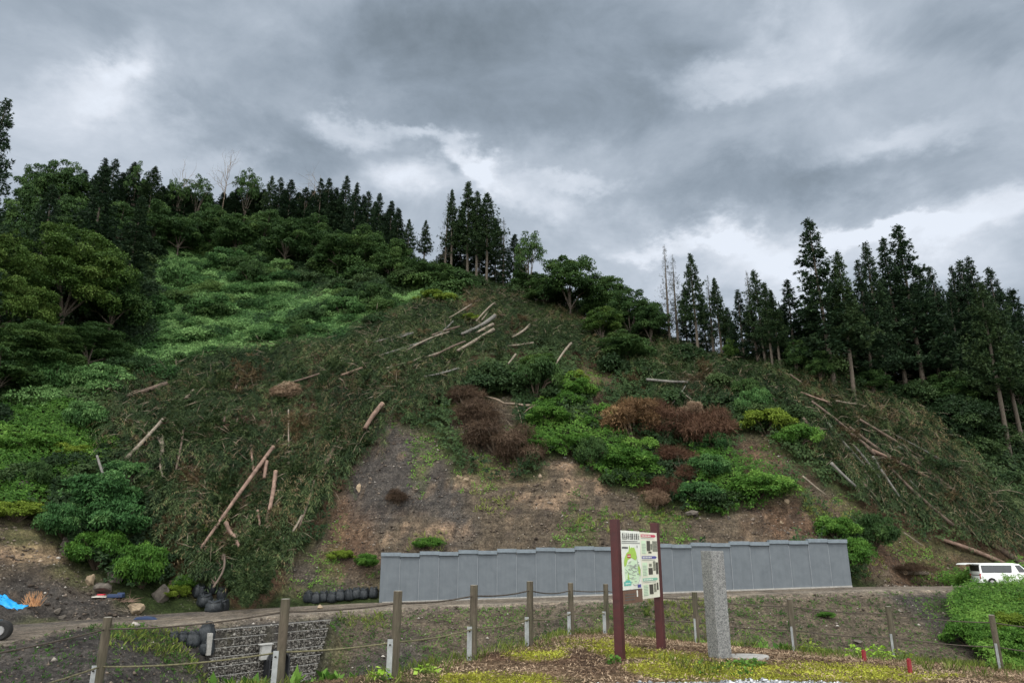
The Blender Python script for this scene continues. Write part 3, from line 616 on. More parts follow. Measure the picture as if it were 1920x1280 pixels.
M['slash_b'] = leafmat('felled_cedar_brownish', (.030,.024,.014), (.105,.078,.042), (.21,.160,.085), .12)
SB = (-52, 66, 58, 135)
boughs('cedar_boughs', M['slash'], 34000, lambda *a: wt_slash(*a)*heap(a[0], a[1]), SB, slash_h)
boughs('browned_boughs', M['slash_b'], 26000, lambda x, y, z, px, py: wt_slash(x, y, z, px, py)*(1.1*sstep(.0, .3, fbm(x-40, y, 4, .13))+.5*(1-heap(x, y))), SB, slash_h, k=12, W=.045)
cover('slash_litter', M['brown'], 70000, lambda x, y, z, px, py: wt_slash(x, y, z, px, py)*(1-heap(x, y))*.8, SB, lambda x, y: slash_h(x, y)+.15, 5, .38, .045, lambda x, y: tn(x, y, .5, .8, .55), spread=.7, depth=.2, upright=.15)
boughs('bare_boughs', M['beige'], 4500, lambda *a: wt_slash(*a)*.25, SB, slash_h, k=6, L=.4, W=.022, lift=.3)
stones('earth_clods', M['clod'], 110000, (-50, 55, 52, 92), lambda x, y, z, px, py: zone(px, py, Z_CLIFF, 20)*(s_off(x, y) > .2)*(.25+.6*sstep(-.1, .5, fbm(x, y, 4, .5))), .085, -.05, hf=Hq)
stones('outcrop_stones', M['tanrock'], 5200, (-50, 55, 52, 92), lambda x, y, z, px, py: zone(px, py, Z_TAN, 14)*(s_off(x, y) > .2)*sstep(-.1, .3, fbm(x*.4, z*1.8, 4, 1.0))*.7, .17, -.15, hf=Hq)
stones('bank_clods', M['clod'], 60000, (-45, 50, 17, 62), lambda x, y, z, px, py: (s_below(x, y) > .1)*(y > crest(x)+1)*.6, .05, .1)
# below the road
def s_below(x, y): s, rz, hw = road(x, y); return -s-hw
def wt_bank(x, y, z, px, py): return (s_below(x, y) > .3)*(y > crest(x)+1.5)*(1-zone(px, py, [[(384,1150),(620,1150),(600,1280),(384,1280)]], 8, 0))
cover('bank_weeds', M['shrub_g'], 110000, lambda x, y, z, px, py: wt_bank(x, y, z, px, py)*(.30+sstep(-.05, .35, fbm(x+9, y+4, 5, .3))*.6), (-45, 50, 17, 62), lambda x, y: .1+0*x, 5, .17, .05, lambda x, y: tn(x, y, .4, .8, .35), spread=.6, upright=.6, depth=.1)
cover('bank_grass', M['grass'], 42000, lambda x, y, z, px, py: wt_bank(x, y, z, px, py)*zone(px, py, [[(210,1180),(330,1180),(340,1210),(420,1235),(450,1290),(380,1290),(340,1240),(200,1215)],[(620,1120),(700,1115),(720,1180),(640,1180)],[(1190,1120),(1330,1110),(1330,1190),(1220,1190)]], 14, 8)*.8, (-45, 50, 17, 62), lambda x, y: .1+0*x, 7, .34, .05, lambda x, y: tn(x, y, .4, .6, .5), spread=.5, upright=1.1, depth=.1)
green_h = lambda x, y: 1.3*w1(x, y, 3.2, 12)+.4*w1(x, y, 1.1, 13)
cover('bank_brush', M['shrub_g'], 170000, lambda x, y, z, px, py: (s_below(x, y) > .2)*(y > crest(x)+1.5)*zone(px, py, [[(1800,1128),(1850,1122),(1960,1122),(1960,1300),(1910,1300),(1850,1265),(1800,1215),(1785,1160)]], 14, 8), (18, 62, 12, 66), green_h, 10, .20, .075, lambda x, y: tn(x, y, .3, .7, .62), droop=.1, spread=.4, depth=.7)

# loose stones and the gravel
M['pebble'] = leafmat('pebble', (.05,.043,.038), (.15,.13,.11), (.40,.37,.33), 0, .9)
M['gravel'] = leafmat('gravel_stone', (.10,.105,.115), (.27,.28,.30), (.62,.64,.66), 0, .85)
stones('loose_stones', M['pebble'], 26000, (-45, 50, 17, 62), lambda x, y, z, px, py: (s_below(x, y) > .2)*(y > crest(x)+1)*.35, .055)
stones('fallen_stones', M['pebble'], 42000, (-50, 55, 52, 90), lambda x, y, z, px, py: zone(px, py, Z_CLIFF, 20)*(s_off(x, y) > 0)*(.12+.6*sstep(.1, .5, fbm(x, y, 4, .35))), .06)
stones('gravel', M['gravel'], 60000, (-1, 12, 8.6, 10.9), lambda x, y, z, px, py: 1-sstep(-.1, .12, y-GRAVEL_Y(x)+fbm(x, y, 3, 2)*.12), .013, .3)
# litter, moss and grass of the foreground
def fcover(name, material, n, weight, K, L, W, tint, up, box=(-6, 15, 8, 18.5), lift=.0):
    x = rng.uniform(box[0], box[1], n); y = rng.uniform(box[2], box[3], n)
    k = (rng.random(n) < weight(x, y)) & (y < crest(x)+1.4); x, y = x[k], y[k]; z = H(x, y); m = len(x)*K
    C = np.repeat(np.stack([x, y, z+lift], 1), K, 0); rr = rand_dir(m); rr[:, 2] = np.abs(rr[:, 2])*.35+up; D = unit(rr)
    s = rng.uniform(.5, 1.4, m); nn = unit(np.array([0, 0, 1.])+rand_dir(m)*.6)
    V, Fq = leaf_quads(C+rand_dir(m)*np.array([1, 1, .1])*L*.3, D, nn, L*s, W*s)
    me = mesh_np(name, V, Fq, material, {'tint': ('FACE', 'FLOAT', np.clip(np.repeat(tint(x, y), K)+rng.normal(0, .2, m), 0, 1))})
    return tag(link(name, me), kind='stuff')
notgravel = lambda x, y: sstep(-.05, .15, y-GRAVEL_Y(x))
M['litter'] = leafmat('leaf_litter', (.060,.038,.024), (.205,.140,.090), (.42,.32,.22), .05, .9)
M['moss'] = leafmat('moss', (.12,.125,.016), (.27,.29,.036), (.42,.44,.07), .2, .9)
fcover('leaf_litter', M['litter'], 130000, lambda x, y: notgravel(x, y)*(1-.75*moss_w(x, y)), 1, .052, .013, lambda x, y: tn(x, y, 1.2, .6, .5), .02, lift=.006)
fcover('moss', M['moss'], 340000, lambda x, y: notgravel(x, y)*moss_w(x, y)*.8, 1, .030, .015, lambda x, y: tn(x, y, 1.5, .8, .5), .25)
fcover('short_grass', M['grass'], 9000, lambda x, y: np.maximum((1-sstep(.1, .9, np.abs(y-crest(x)-.15)))*sstep(-.3, .3, fbm(x, y, 3, .8)+.15), notgravel(x, y)*sstep(.15, .5, fbm(x+7, y, 4, .5))*.4), 6, .16, .012, lambda x, y: tn(x, y, 1, .5, .4), 1.2)
fcover('ground_weeds', M['shrub_g'], 5000, lambda x, y: inpoly(*project(x, y, fore(x, y)), [(1280,1250),(1330,1238),(1400,1245),(1420,1262),(1340,1268),(1280,1262)], 8, 4), 5, .06, .03, lambda x, y: .5+0*x, .4)
fcover('verge_plants', M['shrub_g'], 2600, lambda x, y: sstep(.2, .9, y-crest(x))*sstep(.0, .3, fbm(x+3, y, 3, .6)), 7, .20, .09, lambda x, y: tn(x, y, 1, .7, .6), .55, (-6, 15, 8, 19))

# ---------------------------------------------------------------- tree meshes
def conifer_mesh(name, material, seed, H0=20., R0=2.9, base=.3, whorls=44, per=6, clumps=5, K=16, thin=1.0, L=.42, W=.13):
    r = np.random.default_rng(seed); P = []; D = []; NN = []; T = []; SC = []
    ph = r.random()*6.28
    for i in range(whorls):
        t = (i+.5*r.random())/whorls; z = H0*(base+(1-base)*t)
        prof = R0*((1-t)**1.0*1.18+.02)*min(1, .55+t/.16)*(1+.12*math.sin(t*23+ph)+.16*r.normal()); tf = .40+.60*(1-t)**.6
        for j in range(per):
            if r.random() > thin: continue
            a = r.random()*6.28; ln = max(.12, prof*r.uniform(.62, 1.12)*(1+.12*math.sin(a*2+ph+t*5)))
            sl = -.30+.75*t+r.normal()*.1; d = np.array([math.cos(a), math.sin(a), sl])
            for c in range(clumps):
                u = (c+1)/clumps if r.random() < .8 else r.random(); u = .25+.75*u
                p = np.array([0, 0, z])+d*ln*u+np.array([0, 0, .22*u*u*ln])+r.normal(size=3)*.12
                k = max(3, int(K*r.uniform(.6, 1.3)*tf)); v = r.normal(size=(k, 3))*.75+np.array([math.cos(a), math.sin(a), .35])
                v = unit(v); P.append(p+v*.08*tf); D.append(v); SC.append(np.full(k, tf)); NN.append(unit(r.normal(size=(k, 3))+np.array([0, 0, .8]))); T.append(np.full(k, .42+.16*r.normal()+.10*u))
    # leader
    k = 26; zt = H0*(1+r.random(k)*.015)-r.random(k)*.9; P.append(np.stack([r.normal(size=k)*.07, r.normal(size=k)*.07, zt], 1)); v = unit(r.normal(size=(k, 3))*.5+np.array([0, 0, .9])); D.append(v); NN.append(unit(r.normal(size=(k, 3)))); T.append(np.full(k, .5)); SC.append(np.full(k, .5))
    P, D, NN, T = np.concatenate(P), np.concatenate(D), np.concatenate(NN), np.concatenate(T)
    s = r.uniform(.6, 1.25, len(P))*np.concatenate(SC); V, Fq = leaf_quads(P, D, NN, L*s, W*s*r.uniform(.8, 1.4, len(P)))
    return mesh_np(name, V, Fq, material, {'tint': ('FACE', 'FLOAT', np.clip(T+r.normal(0, .08, len(T)), 0, 1))})
def crown_mesh(name, material, seed, R0=(4, 4, 3.2), cz=6.5, lobes=26, per=330, L=.46, W=.26, lobe=.36, droop=.25, strip=False, flat=.6, base_fill=False):
    r = np.random.default_rng(seed); P = []; D = []; NN = []; T = []; cent = []
    for i in range(lobes):
        v = unit(r.normal(size=3)); v[2] = abs(v[2])*1.2-.35 if not base_fill else abs(v[2]); v = unit(v)
        rad = r.uniform(.45, .98); c = np.array([v[0]*R0[0]*rad, v[1]*R0[1]*rad, cz+v[2]*R0[2]*rad*(.75 if base_fill else 1)]); cent.append(c)
        lr = lobe*np.array(R0)*r.uniform(.6, 1.15); lr[2] *= flat
        n = int(per*r.uniform(.6, 1.2)); q = unit(r.normal(size=(n, 3))); q[:, 2] = np.where(r.random(n) < .75, np.abs(q[:, 2]), q[:, 2]); rr = r.uniform(.55, 1.08, (n, 1))
        p = c+q*lr*rr; o = unit(q/np.maximum(lr, .1))
        tang = unit(np.cross(o, unit(r.normal(size=(n, 3))))); d = unit(tang*.8+o*.5+np.array([0, 0, -droop])+r.normal(size=(n, 3))*.25)
        if strip: d = unit(o*.6+r.normal(size=(n, 3))*.45+np.array([0, 0, -droop]))
        P.append(p); D.append(d); NN.append(unit(o+np.array([0, 0, .5])+r.normal(size=(n, 3))*.45)); T.append(np.full(n, .45+.13*r.normal())+.08*q[:, 2])
    P, D, NN, T = map(np.concatenate, (P, D, NN, T)); s = r.uniform(.6, 1.3, len(P))
    V, Fq = leaf_quads(P, D, NN, L*s, W*s)
    return mesh_np(name, V, Fq, material, {'tint': ('FACE', 'FLOAT', np.clip(T+r.normal(0, .1, len(T)), 0, 1))}), cent
def bare(mb, p, d, ln, rad, depth, r, n=5, spread=.5):
    """bare branching twigs"""
    p = Vector(p); d = Vector(d).normalized(); pts = [p]; q = p.copy(); dd = d.copy()
    for i in range(3):
        dd = (dd+Vector(r.normal(size=3)*.16)).normalized(); q = q+dd*ln/3; pts.append(q.copy())
    mb.tube(pts, [rad*(1-.2*i) for i in range(4)], n, cap=False)
    if depth:
        for i in range(3 if depth > 1 else 2):
            nd = (dd+Vector(r.normal(size=3)*spread)+Vector((0, 0, .15))).normalized(); bare(mb, pts[-1-(i % 2)], nd, ln*r.uniform(.5, .8), rad*.5, depth-1, r, 4, spread)
PROTO = {}
def park(o):
    return o
def proto_conifer(kind, seed, **kw):
    m = {'dense': M['cedar'], 'mid': M['cedar2'], 'thin': M['cedar_thin']}[kind]; H0 = 20.
    kw = dict(kw); kw['R0'] = kw.get('R0', 2.9)*(.85+.3*((seed*7) % 10)/10); me = conifer_mesh('crown', m, seed, **kw)
    b = kw.get('base', .3); r = np.random.default_rng(seed); mb = MB()
    mb.tube([(0, 0, -1.2), (0, 0, .3), (.05, .03, H0*.35), (0, .05, H0*.7), (0, 0, H0*.99)], [.34, .27, .21, .12, .02], 9, cap=False)
    for i in range(16):      # dead stubs below the crown
        z = H0*r.uniform(.12, b+.1); a = r.random()*6.28; mb.tube([(0, 0, z), (math.cos(a)*.9, math.sin(a)*.9, z-.1)], [.035, .012], 4, cap=False)
    return me, mb
CON = {}
def conifer(kind, var, p, height, width, label, group, rz):
    if kind in ('dense', 'full'): var = random.randrange(7)
    key = (kind, var)
    if key not in CON:
        o = dict(dense=dict(base=.20, whorls=42, per=6), mid=dict(base=.38, K=16, thin=.95, whorls=42), thin=dict(base=.25, K=6, thin=.62, clumps=4, W=.08, L=.42, R0=2.4), full=dict(base=.04, whorls=56, per=7))[kind]
        me, mb = proto_conifer({'dense': 'dense', 'mid': 'mid', 'thin': 'thin', 'full': 'dense'}[kind], 100+var*7+len(kind), **o)
        tr = mb.build('trunk', M['bark'], None, smooth=True); CON[key] = (me, tr.data); bpy.data.objects.remove(tr)
    me, tm = CON[key]
    name = {'thin': 'sparse_cedar'}.get(kind, 'cedar_tree'); sx = width/5.8
    e = empty(name, p, (random.uniform(-.025, .025), random.uniform(-.025, .025), rz)); s = height/20
    for nm, d in (('crown', me), ('trunk', tm)):
        c = link(nm, d, e); c.scale = (sx if nm == 'crown' else max(.7, min(1.3, s)), sx if nm == 'crown' else max(.7, min(1.3, s)), s)
    return tag(e, label, 'tree', group)
BRO = {}
def broad(kind, var, p, height, width, label, group, rz, stem=.3):
    big = width > 11; key = (kind, var, stem > .19, big)
    if key not in BRO:
        r = np.random.default_rng(50+var*3+len(kind)); m = {'dark': M['broad'], 'light': M['broad_l'], 'open': M['broad']}[kind]
        op = kind == 'open'
        me, cent = crown_mesh('crown', m, 300+var, (4, 4, 10*(1-stem)*.55), 10*(stem+(1-stem)*.48), lobes=60 if op else 90, per=120 if op else 270, lobe=.20 if op else .23, flat=.6, L=.30, W=.16) if stem > .19 else crown_mesh('crown', m, 300+var, (4, 4, 4.7), 4.6, lobes=120 if big else 90, per=560 if big else 290, lobe=.20 if big else .23, flat=.55, L=.17 if big else .30, W=.085 if big else .16)
        mb = MB(); fork = Vector((r.normal()*.3, r.normal()*.3, max(2.6, 10*stem*.7)))
        mb.tube([(0, 0, -1), (0, 0, .2), fork*.5+Vector((.15, 0, 0)), fork], [.3, .24, .18, .15], 8, cap=False)
        for c in cent[:8]:
            c = Vector(c); mid = fork.lerp(c, .5)+Vector((0, 0, .5)); mb.tube([fork, mid, c], [.11, .065, .02], 5, cap=False)
        tr = mb.build('trunk', M['bark'], None, smooth=True); BRO[key] = (me, tr.data); bpy.data.objects.remove(tr)
    me, tm = BRO[key]; e = empty('broadleaf_tree', p, (0, 0, rz))
    for nm, d in (('crown', me), ('trunk', tm)):
        c = link(nm, d, e); c.scale = (width/8.0, width/8.6, height/10)
    return tag(e, label, 'tree', group)
def shift(p, D1):
    return p
def tree_at(fn, kind, var, xb, yb, ytop, wpx, label, group=None, back=0.0, **kw):
    if xb < 960: xb = 960+(xb-960)*(yb+3860)/(ytop+3860)      # verticals lean in the view: the list gives the place of the top
    wpx *= 1.38 if kind in ('dense', 'full') else 1.15
    p = hit(xb, yb, 0, 55)
    a, b = ray(xb, yb)
    if back: p = Vector((p.x*(p.y+back)/p.y, p.y+back, 0)); p.z = float(H(p.x, p.y))
    g = Vector((p.x, p.y, float(H(p.x, p.y))))
    _, bt = ray(xb, ytop); top = EYE+float(bt)*p.y
    h = max(2.0, top-g.z); w = wpx*p.y/(F*1.02)
    return fn(kind, var, g, h, w, label, group, random.random()*6.28, **kw)

# right-hand row, left to right
WORDN = 'one two three four five six seven eight nine ten eleven twelve thirteen fourteen fifteen sixteen seventeen eighteen nineteen twenty twenty-one twenty-two twenty-three twenty-four twenty-five twenty-six twenty-seven twenty-eight'.split()
ORD = 'first second third fourth fifth sixth seventh eighth ninth tenth eleventh twelfth thirteenth fourteenth fifteenth sixteenth seventeenth eighteenth nineteenth twentieth'.split()
T = lambda *a, **k: tree_at(conifer, *a, **k)
Bt = lambda *a, **k: tree_at(broad, *a, **k)
T('thin',0,1258,668,460,44,'see-through greyish cedar with almost bare twigs, leftmost of the right-hand row')
T('thin',1,1273,670,478,46,'thin bare-looking cedar just right of the leftmost see-through cedar')
T('mid',0,1311,684,476,62,'slim cedar with long pale bare trunk and narrow pointed crown, beside the two see-through cedars')
T('thin',2,1340,684,520,40,'small cedar with ragged thin crown between two slim cedars at the row start')
T('mid',1,1356,690,521,50,'short slim cedar with airy pointed crown, right of the long pale trunk')
T('dense',0,1398,704,543,50,'short dark cedar with low narrow crown in the dip of the right-hand row')
T('thin',3,1424,710,508,44,'brownish half-dead cedar leaning out of the dip of the right-hand row')
T('mid',2,1440,712,505,62,'tall middle-row cedar with bare brown trunk, left one of a pair')
T('mid',3,1452,714,530,50,'middle-row cedar with bare brown trunk, right one of a pair')
T('mid',0,1466,716,545,50,'short cedar with straight bare trunk right of the middle pair')
T('dense',1,1494,712,525,62,'bushy pointed cedar with bare lower trunk just left of the gap before the tallest cedar')
T('dense',2,1530,716,590,56,'low dark cedar filling the gap left of the tallest cedar')
T('dense',3,1568,742,408,108,'tallest cedar of the right-hand row, wide ragged crown with sky showing through')
T('mid',1,1604,760,471,84,'cedar with trunk wrapped in brown-leaved ivy, right of the tallest cedar')
T('dense',0,1641,750,490,66,'dark cedar with blunt top right of the ivy-wrapped trunk')
T('dense',1,1664,752,459,78,'pointed dark cedar midway between the tallest cedar and the twin-topped group')
T('dense',2,1704,756,447,80,'left tree of the high twin-topped cedar group on the right ridge')
T('dense',3,1738,762,420,108,'broad second-tallest cedar forming the right peak of the twin-topped group')
T('dense',0,1772,764,500,80,'dark cedar hidden in the shoulder right of the second-tallest cedar')
T('dense',1,1799,768,498,60,'dark cedar with small spiky top right of the big shoulder')
T('dense',2,1829,772,502,60,'cedar with short forked spiky top near the right edge')
T('dense',3,1862,776,487,84,'dense rounded cedar group leader close to the right edge')
T('dense',0,1882,778,481,74,'cedar with highest spire close to the right edge')
T('dense',1,1908,780,504,76,'cedar cut by the right edge of the view')
for i, (x, y, t, w) in enumerate([(1290,676,540,46),(1330,690,560,50),(1375,700,575,54),(1415,706,570,50),(1480,714,575,60),(1545,724,560,70),(1590,735,530,74),(1625,742,540,70),(1685,752,520,78),(1720,756,530,80),(1757,760,540,80),(1785,766,545,80),(1815,770,550,76),(1845,772,545,80),(1895,776,560,80),(1925,780,540,90),(1510,716,600,60),(1450,708,580,60)]):
    T('full' if i % 3 else 'dense', i % 4, x, y, t, w, ORD[i]+' from left of the dark cedars in shade behind the right-hand row', 'shaded cedars behind the right-hand row', back=5+3*(i % 3))
for i, (x, y, t, w) in enumerate([(1540,724,575,80),(1580,735,560,84),(1620,742,560,84),(1660,750,545,90),(1700,756,545,90),(1740,760,540,90),(1780,766,548,90),(1820,770,545,90),(1860,774,540,90),(1900,778,545,90),(1940,782,545,90),(1480,712,600,70),(1430,706,600,60),(1385,700,605,60)]):
    T('full', (i+2) % 4, x, y, t, w, ORD[i]+' from left of the deepest row of dark cedars on the right ridge', 'deepest cedars of the right ridge', back=14+3*(i % 2))
for i, (x, y, t, w) in enumerate([(1500,724,640,46),(1545,738,660,50),(1640,756,690,60),(1790,790,700,80),(1850,800,710,90),(1915,800,690,80)]):
    Bt('dark', i % 3, x, y, t, w, ['low dark bush-like tree under the gap cedars','low dark tree at the foot of the tallest cedar','young leafy tree at the foot of the pointed dark cedar','leafy understorey tree below the second-tallest cedar','wide leafy understorey tree near the right edge','leafy understorey tree cut by the right edge'][i], stem=.2)
Bt('light',0,1375,704,636,26,'small pale-green sapling at the foot of the slim cedars')
T('mid',2,1895,862,530,100,'tall loose green cedar on the right slope with long pale bare trunk')
T('mid',3,1922,850,560,90,'second pale-trunked cedar on the right slope, cut by the right edge')

# crest cluster
T('thin',0,838,522,366,34,'leftmost slender cedar of the hilltop cluster with see-through top')
T('mid',1,850,526,356,42,'slender cedar second from left in the hilltop cluster')
T('mid',0,880,532,344,70,'tallest cedar of the hilltop cluster, straight bare trunk')
T('mid',3,896,540,357,58,'cedar just right of the tallest one in the hilltop cluster')
T('mid',2,914,548,364,72,'front cedar of the hilltop cluster with long pale trunk and pointed crown')
T('thin',1,944,550,411,40,'thin-topped cedar right of the hilltop cluster')
T('dense',1,962,556,440,52,'dark cedar stepping down right of the hilltop cluster')
for i, (x, y, t, w) in enumerate([(865,528,400,50),(900,538,410,54),(928,545,410,54),(845,524,430,50)]):
    T('dense', i, x, y, t, w, ORD[i]+' of the dark cedars filling the back of the hilltop cluster', 'cedars filling the hilltop cluster', back=7)
T('mid',3,768,505,411,32,'left one of two lone slim cedars in the gap left of the hilltop cluster')
T('mid',0,797,508,413,32,'right one of two lone slim cedars in the gap left of the hilltop cluster')
# left ridge
LR = [(604,445,336,40,'dense'),(617,446,334,42,'dense'),(651,452,332,46,'dense'),(668,455,343,42,'dense'),(696,462,360,44,'dense'),(715,468,362,44,'dense'),(735,480,376,44,'full'),(748,492,392,48,'full'),(575,440,352,44,'dense'),(547,438,336,46,'dense'),(525,436,332,36,'dense'),(512,436,330,34,'mid'),(480,432,350,50,'full'),(447,430,352,46,'dense'),(420,428,362,46,'full'),(350,426,350,52,'dense'),(292,424,314,60,'mid'),(251,424,304,60,'dense'),(215,424,299,50,'dense'),(199,424,297,50,'dense'),(160,424,320,56,'full'),(320,426,345,50,'full'),(632,450,352,46,'full'),(682,460,366,46,'full')]
LL = ['blunt cedar beside the second bare snag on the left ridge','cedar right of the bare snag, left of the twin spires','left one of the twin pointed cedar spires on the left ridge','right one of the twin pointed cedar spires on the left ridge','bushy-topped cedar right of the twin spires','double-topped cedar where the left ridge starts to fall','short cedar on the falling shoulder of the left ridge','last cedar at the right foot of the left ridge shoulder','low cedar under the bare snag','rounded dense cedar left of the bare snag','narrow black-green cedar right of the leaning broadleaf','pencil-thin cedar next to the leaning broadleaf','dark cedar under the leaning broadleaf','cedar below the bare grey tree','cedar left of the bare grey tree','cedar with loose top midway along the left ridge','yellowish loose cedar on the left ridge','cedar beside a yellow-green topped tree on the left ridge','right one of the two highest cedars at the far left ridge','left one of the two highest cedars at the far left ridge','dense cedar stepping down at the far left of the ridge','low cedar in the left ridge hollow','dark cedar filling the gap between snag and twin spires','dark cedar just right behind the twin spires']
for i, (x, y, t, w, k) in enumerate(LR): T(k, i % 4, x, y, t, w, LL[i])
for i, (x, y, t, w) in enumerate([(140,432,345,60),(180,432,330,56),(232,430,325,56),(272,430,338,56),(305,430,350,56),(335,430,356,56),(362,430,362,54),(392,432,366,54),(436,434,362,56),(466,436,360,54),(496,438,356,50),(536,440,358,50),(562,444,362,50),(590,448,358,50),(612,450,356,50),(640,456,362,50),(662,460,366,50),(706,470,378,50),(726,480,392,46)]):
    T('full', (i+1) % 4, x, y, t, w, ORD[i]+' from left of the shaded cedars standing behind the left ridge line', 'shaded cedars behind the left ridge', back=5+2*(i % 2))
Bt('open',0,469,436,322,58,'leaning open-crowned broadleaf on the left ridge beside the bare grey tree')
Bt('open',1,375,430,332,60,'open broadleaf with wind-blown top on the left ridge')
Bt('open',2,337,430,336,46,'small broadleaf with tufted crown on the left ridge')
Bt('dark',0,127,430,308,84,'wide dark broadleaf near the left end of the ridge')
Bt('dark',1,75,432,314,70,'dark leafy tree second from the left edge on the ridge')
Bt('open',1,262,424,306,40,'yellow-green tufted broadleaf among the left ridge cedars')
for i, (x, y, t, w) in enumerate([(60,520,340,90),(150,500,360,90),(230,490,370,90),(300,470,375,80),(345,490,395,84),(400,480,378,80),(450,495,398,84),(500,485,385,76),(545,510,408,88),(590,495,398,76),(640,525,424,90),(690,520,420,76),(740,545,446,78),(790,550,478,60),(830,555,490,60)]):
    Bt('dark', i % 3, x, y, t, w, ORD[i]+' from left of the dark rounded trees in the belt below the left ridge', 'trees in the shaded belt below the left ridge', stem=.18)
# big trees at the left
T('full',0,205,640,318,110,'very tall dark cedar behind the pale maple-like tree at left')
T('full',1,262,620,370,90,'tall dark cedar at the right end of the left-hand grove')
T('full',2,110,650,350,100,'tall dark cedar behind the left-hand grove near the edge')
Bt('light',1,150,665,410,210,'large olive-green broadleaf tree in front of the left grove, layered boughs',stem=.15)
Bt('light',2,30,690,425,170,'broad green tree at the left edge under the tall spindly crown',stem=.15)
Bt('dark',2,225,660,480,120,'dark broadleaf right of the large olive-green tree',stem=.15)
Bt('dark',0,70,730,590,180,'dark low broadleaf at the foot of the left grove',stem=.12)
Bt('dark',1,180,710,600,150,'dark rounded thicket tree below the large olive-green tree',stem=.12)
Bt('dark',2,10,760,640,130,'darkest low tree at the left edge above the bright weeds',stem=.12)
T('dense',2,6,700,184,110,'tall tufted tree cut by the left edge, its tufts dark against the sky')
# right shoulder of the crest
Bt('open',0,996,572,437,66,'airy broadleaf with open flat-topped crown right of the hilltop cluster')
Bt('dark',1,1068,612,486,112,'broad tree with twin pale stems and rounded crown on the right shoulder')
Bt('dark',2,1020,590,520,70,'dark rounded tree left of the twin-stemmed tree')
Bt('dark',0,1140,630,518,90,'dark rounded tree right of the twin-stemmed tree')
Bt('dark',1,1185,650,548,80,'dark tree on the falling right shoulder')
Bt('dark',2,1222,664,566,70,'last dark broadleaf before the see-through cedars')
Bt('light',0,1132,664,580,72,'paler green layered tree in front of the dark shoulder trees')
Bt('dark',0,1170,700,625,86,'green bushy tree below the paler layered tree')
Bt('light',1,1010,720,655,66,'feathery fern-like sapling above the green bushes in mid slope',stem=.1)
for i,(x,y,t,w) in enumerate([(985,580,500,60),(1045,600,540,70),(1105,620,545,70),(1160,645,575,70),(1205,660,590,60)]):
    Bt('dark', i % 3, x, y, t, w, ORD[i]+' from left of the dark leafy trees behind the right shoulder thicket','trees filling the right shoulder thicket', back=5, stem=.1)
# bare snags
def snag(x, yb, yt, label, seed, n=7):
    p = hit(x, yb, 0, 55); g = ground(x, yb, 55); _, bt = ray(x, yt); h = EYE+float(bt)*p.y-g.z; r = np.random.default_rng(seed); mb = MB()
    e = empty('bare_tree', g); mb.tube([(0,0,-.5),(0,0,h*.35),(.2,0,h*.7),(.1,.1,h)], [.16,.12,.08,.02], 6, cap=False)
    mb.build('trunk', M['twig'], e, smooth=True); mb = MB()
    for i in range(n):
        z = h*(.5+.45*i/n); a = r.random()*6.28; bare(mb, (.12,0,z), (math.cos(a)*.7, math.sin(a)*.4, .8), h*.22, .06, 2, r)
    mb.build('branches', M['twig'], e, smooth=False); tag(e, label, 'dead tree')
snag(412,432,312,'bare grey branching tree standing above the left ridge',5,12)
snag(590,442,328,'thin upright bare snag left of the blunt ridge cedar',6,4)
snag(569,440,342,'short thin bare snag beside the rounded dense cedar',8,4)
snag(332,428,322,'thin bare twiggy tree in the left ridge hollow',9,4)

# ---------------------------------------------------------------- bushes
SHR = {}
def shrub(kind, x, yb, w, h, label, cat='bush', name=None, group=None, dmin=30, back=0):
    var = random.randrange(2); key = (kind, var)
    if key not in SHR:
        m = {'b': M['shrub_b'], 'g': M['shrub_g'], 'y': M['shrub_y'], 'd': M['broad'], 'v': M['vine'], 'm': M['maroon'], 'o': M['orange'], 'k': M['brown'], 't': M['beige']}[kind]
        if kind in 'mk': me, c = crown_mesh('foliage', m, 600+var, (1, 1, .8), .25, 20, 700, .15, .011, .40, .45, strip=True, base_fill=True)
        elif kind in 'ot': me, c = crown_mesh('foliage', m, 620+var, (1, 1, .8), .25, 26, 600, .085, .018, .34, .2, strip=True, base_fill=True)
        else: me, c = crown_mesh('foliage', m, 640+var, (1, 1, .8), .22, 34, 430, .085, .036, .30, .3, flat=.55, base_fill=True)
        mb = MB()
        for q in c[:14]: mb.tube([(0, 0, -.1), Vector(q)*.5+Vector((0, 0, .1)), Vector(q)*1.02], [.03, .018, .006], 4, cap=False)
        st = mb.build('stems', M['twig_d' if kind in 'bgydv' else 'twig'], None); SHR[key] = (me, st.data); bpy.data.objects.remove(st)
    if kind in 'mok': w *= 1.22; h *= random.uniform(.8, 1.1)
    if kind in 'vd': h *= 1.6; w *= .85
    me, sm = SHR[key]; p = ground(x, yb, dmin); s = p.y/F
    e = empty(name or {'m': 'dead_bush', 'o': 'dead_bush', 'k': 'dead_brush', 't': 'twig_pile'}.get(kind, 'bush'), p-Vector((0, 0, .1)), (0, 0, random.random()*6.28))
    fx_ = random.uniform(.82, 1.22); W2 = w*s*.5; H2 = h*s*1.0
    for nm, d in (('foliage', me), ('stems', sm)):
        c = link(nm, d, e); c.scale = (W2*.95*fx_, W2*.95/fx_, H2); c.location.z = -.16*H2 if kind in 'om' else 0
    return tag(e, label, cat, group)
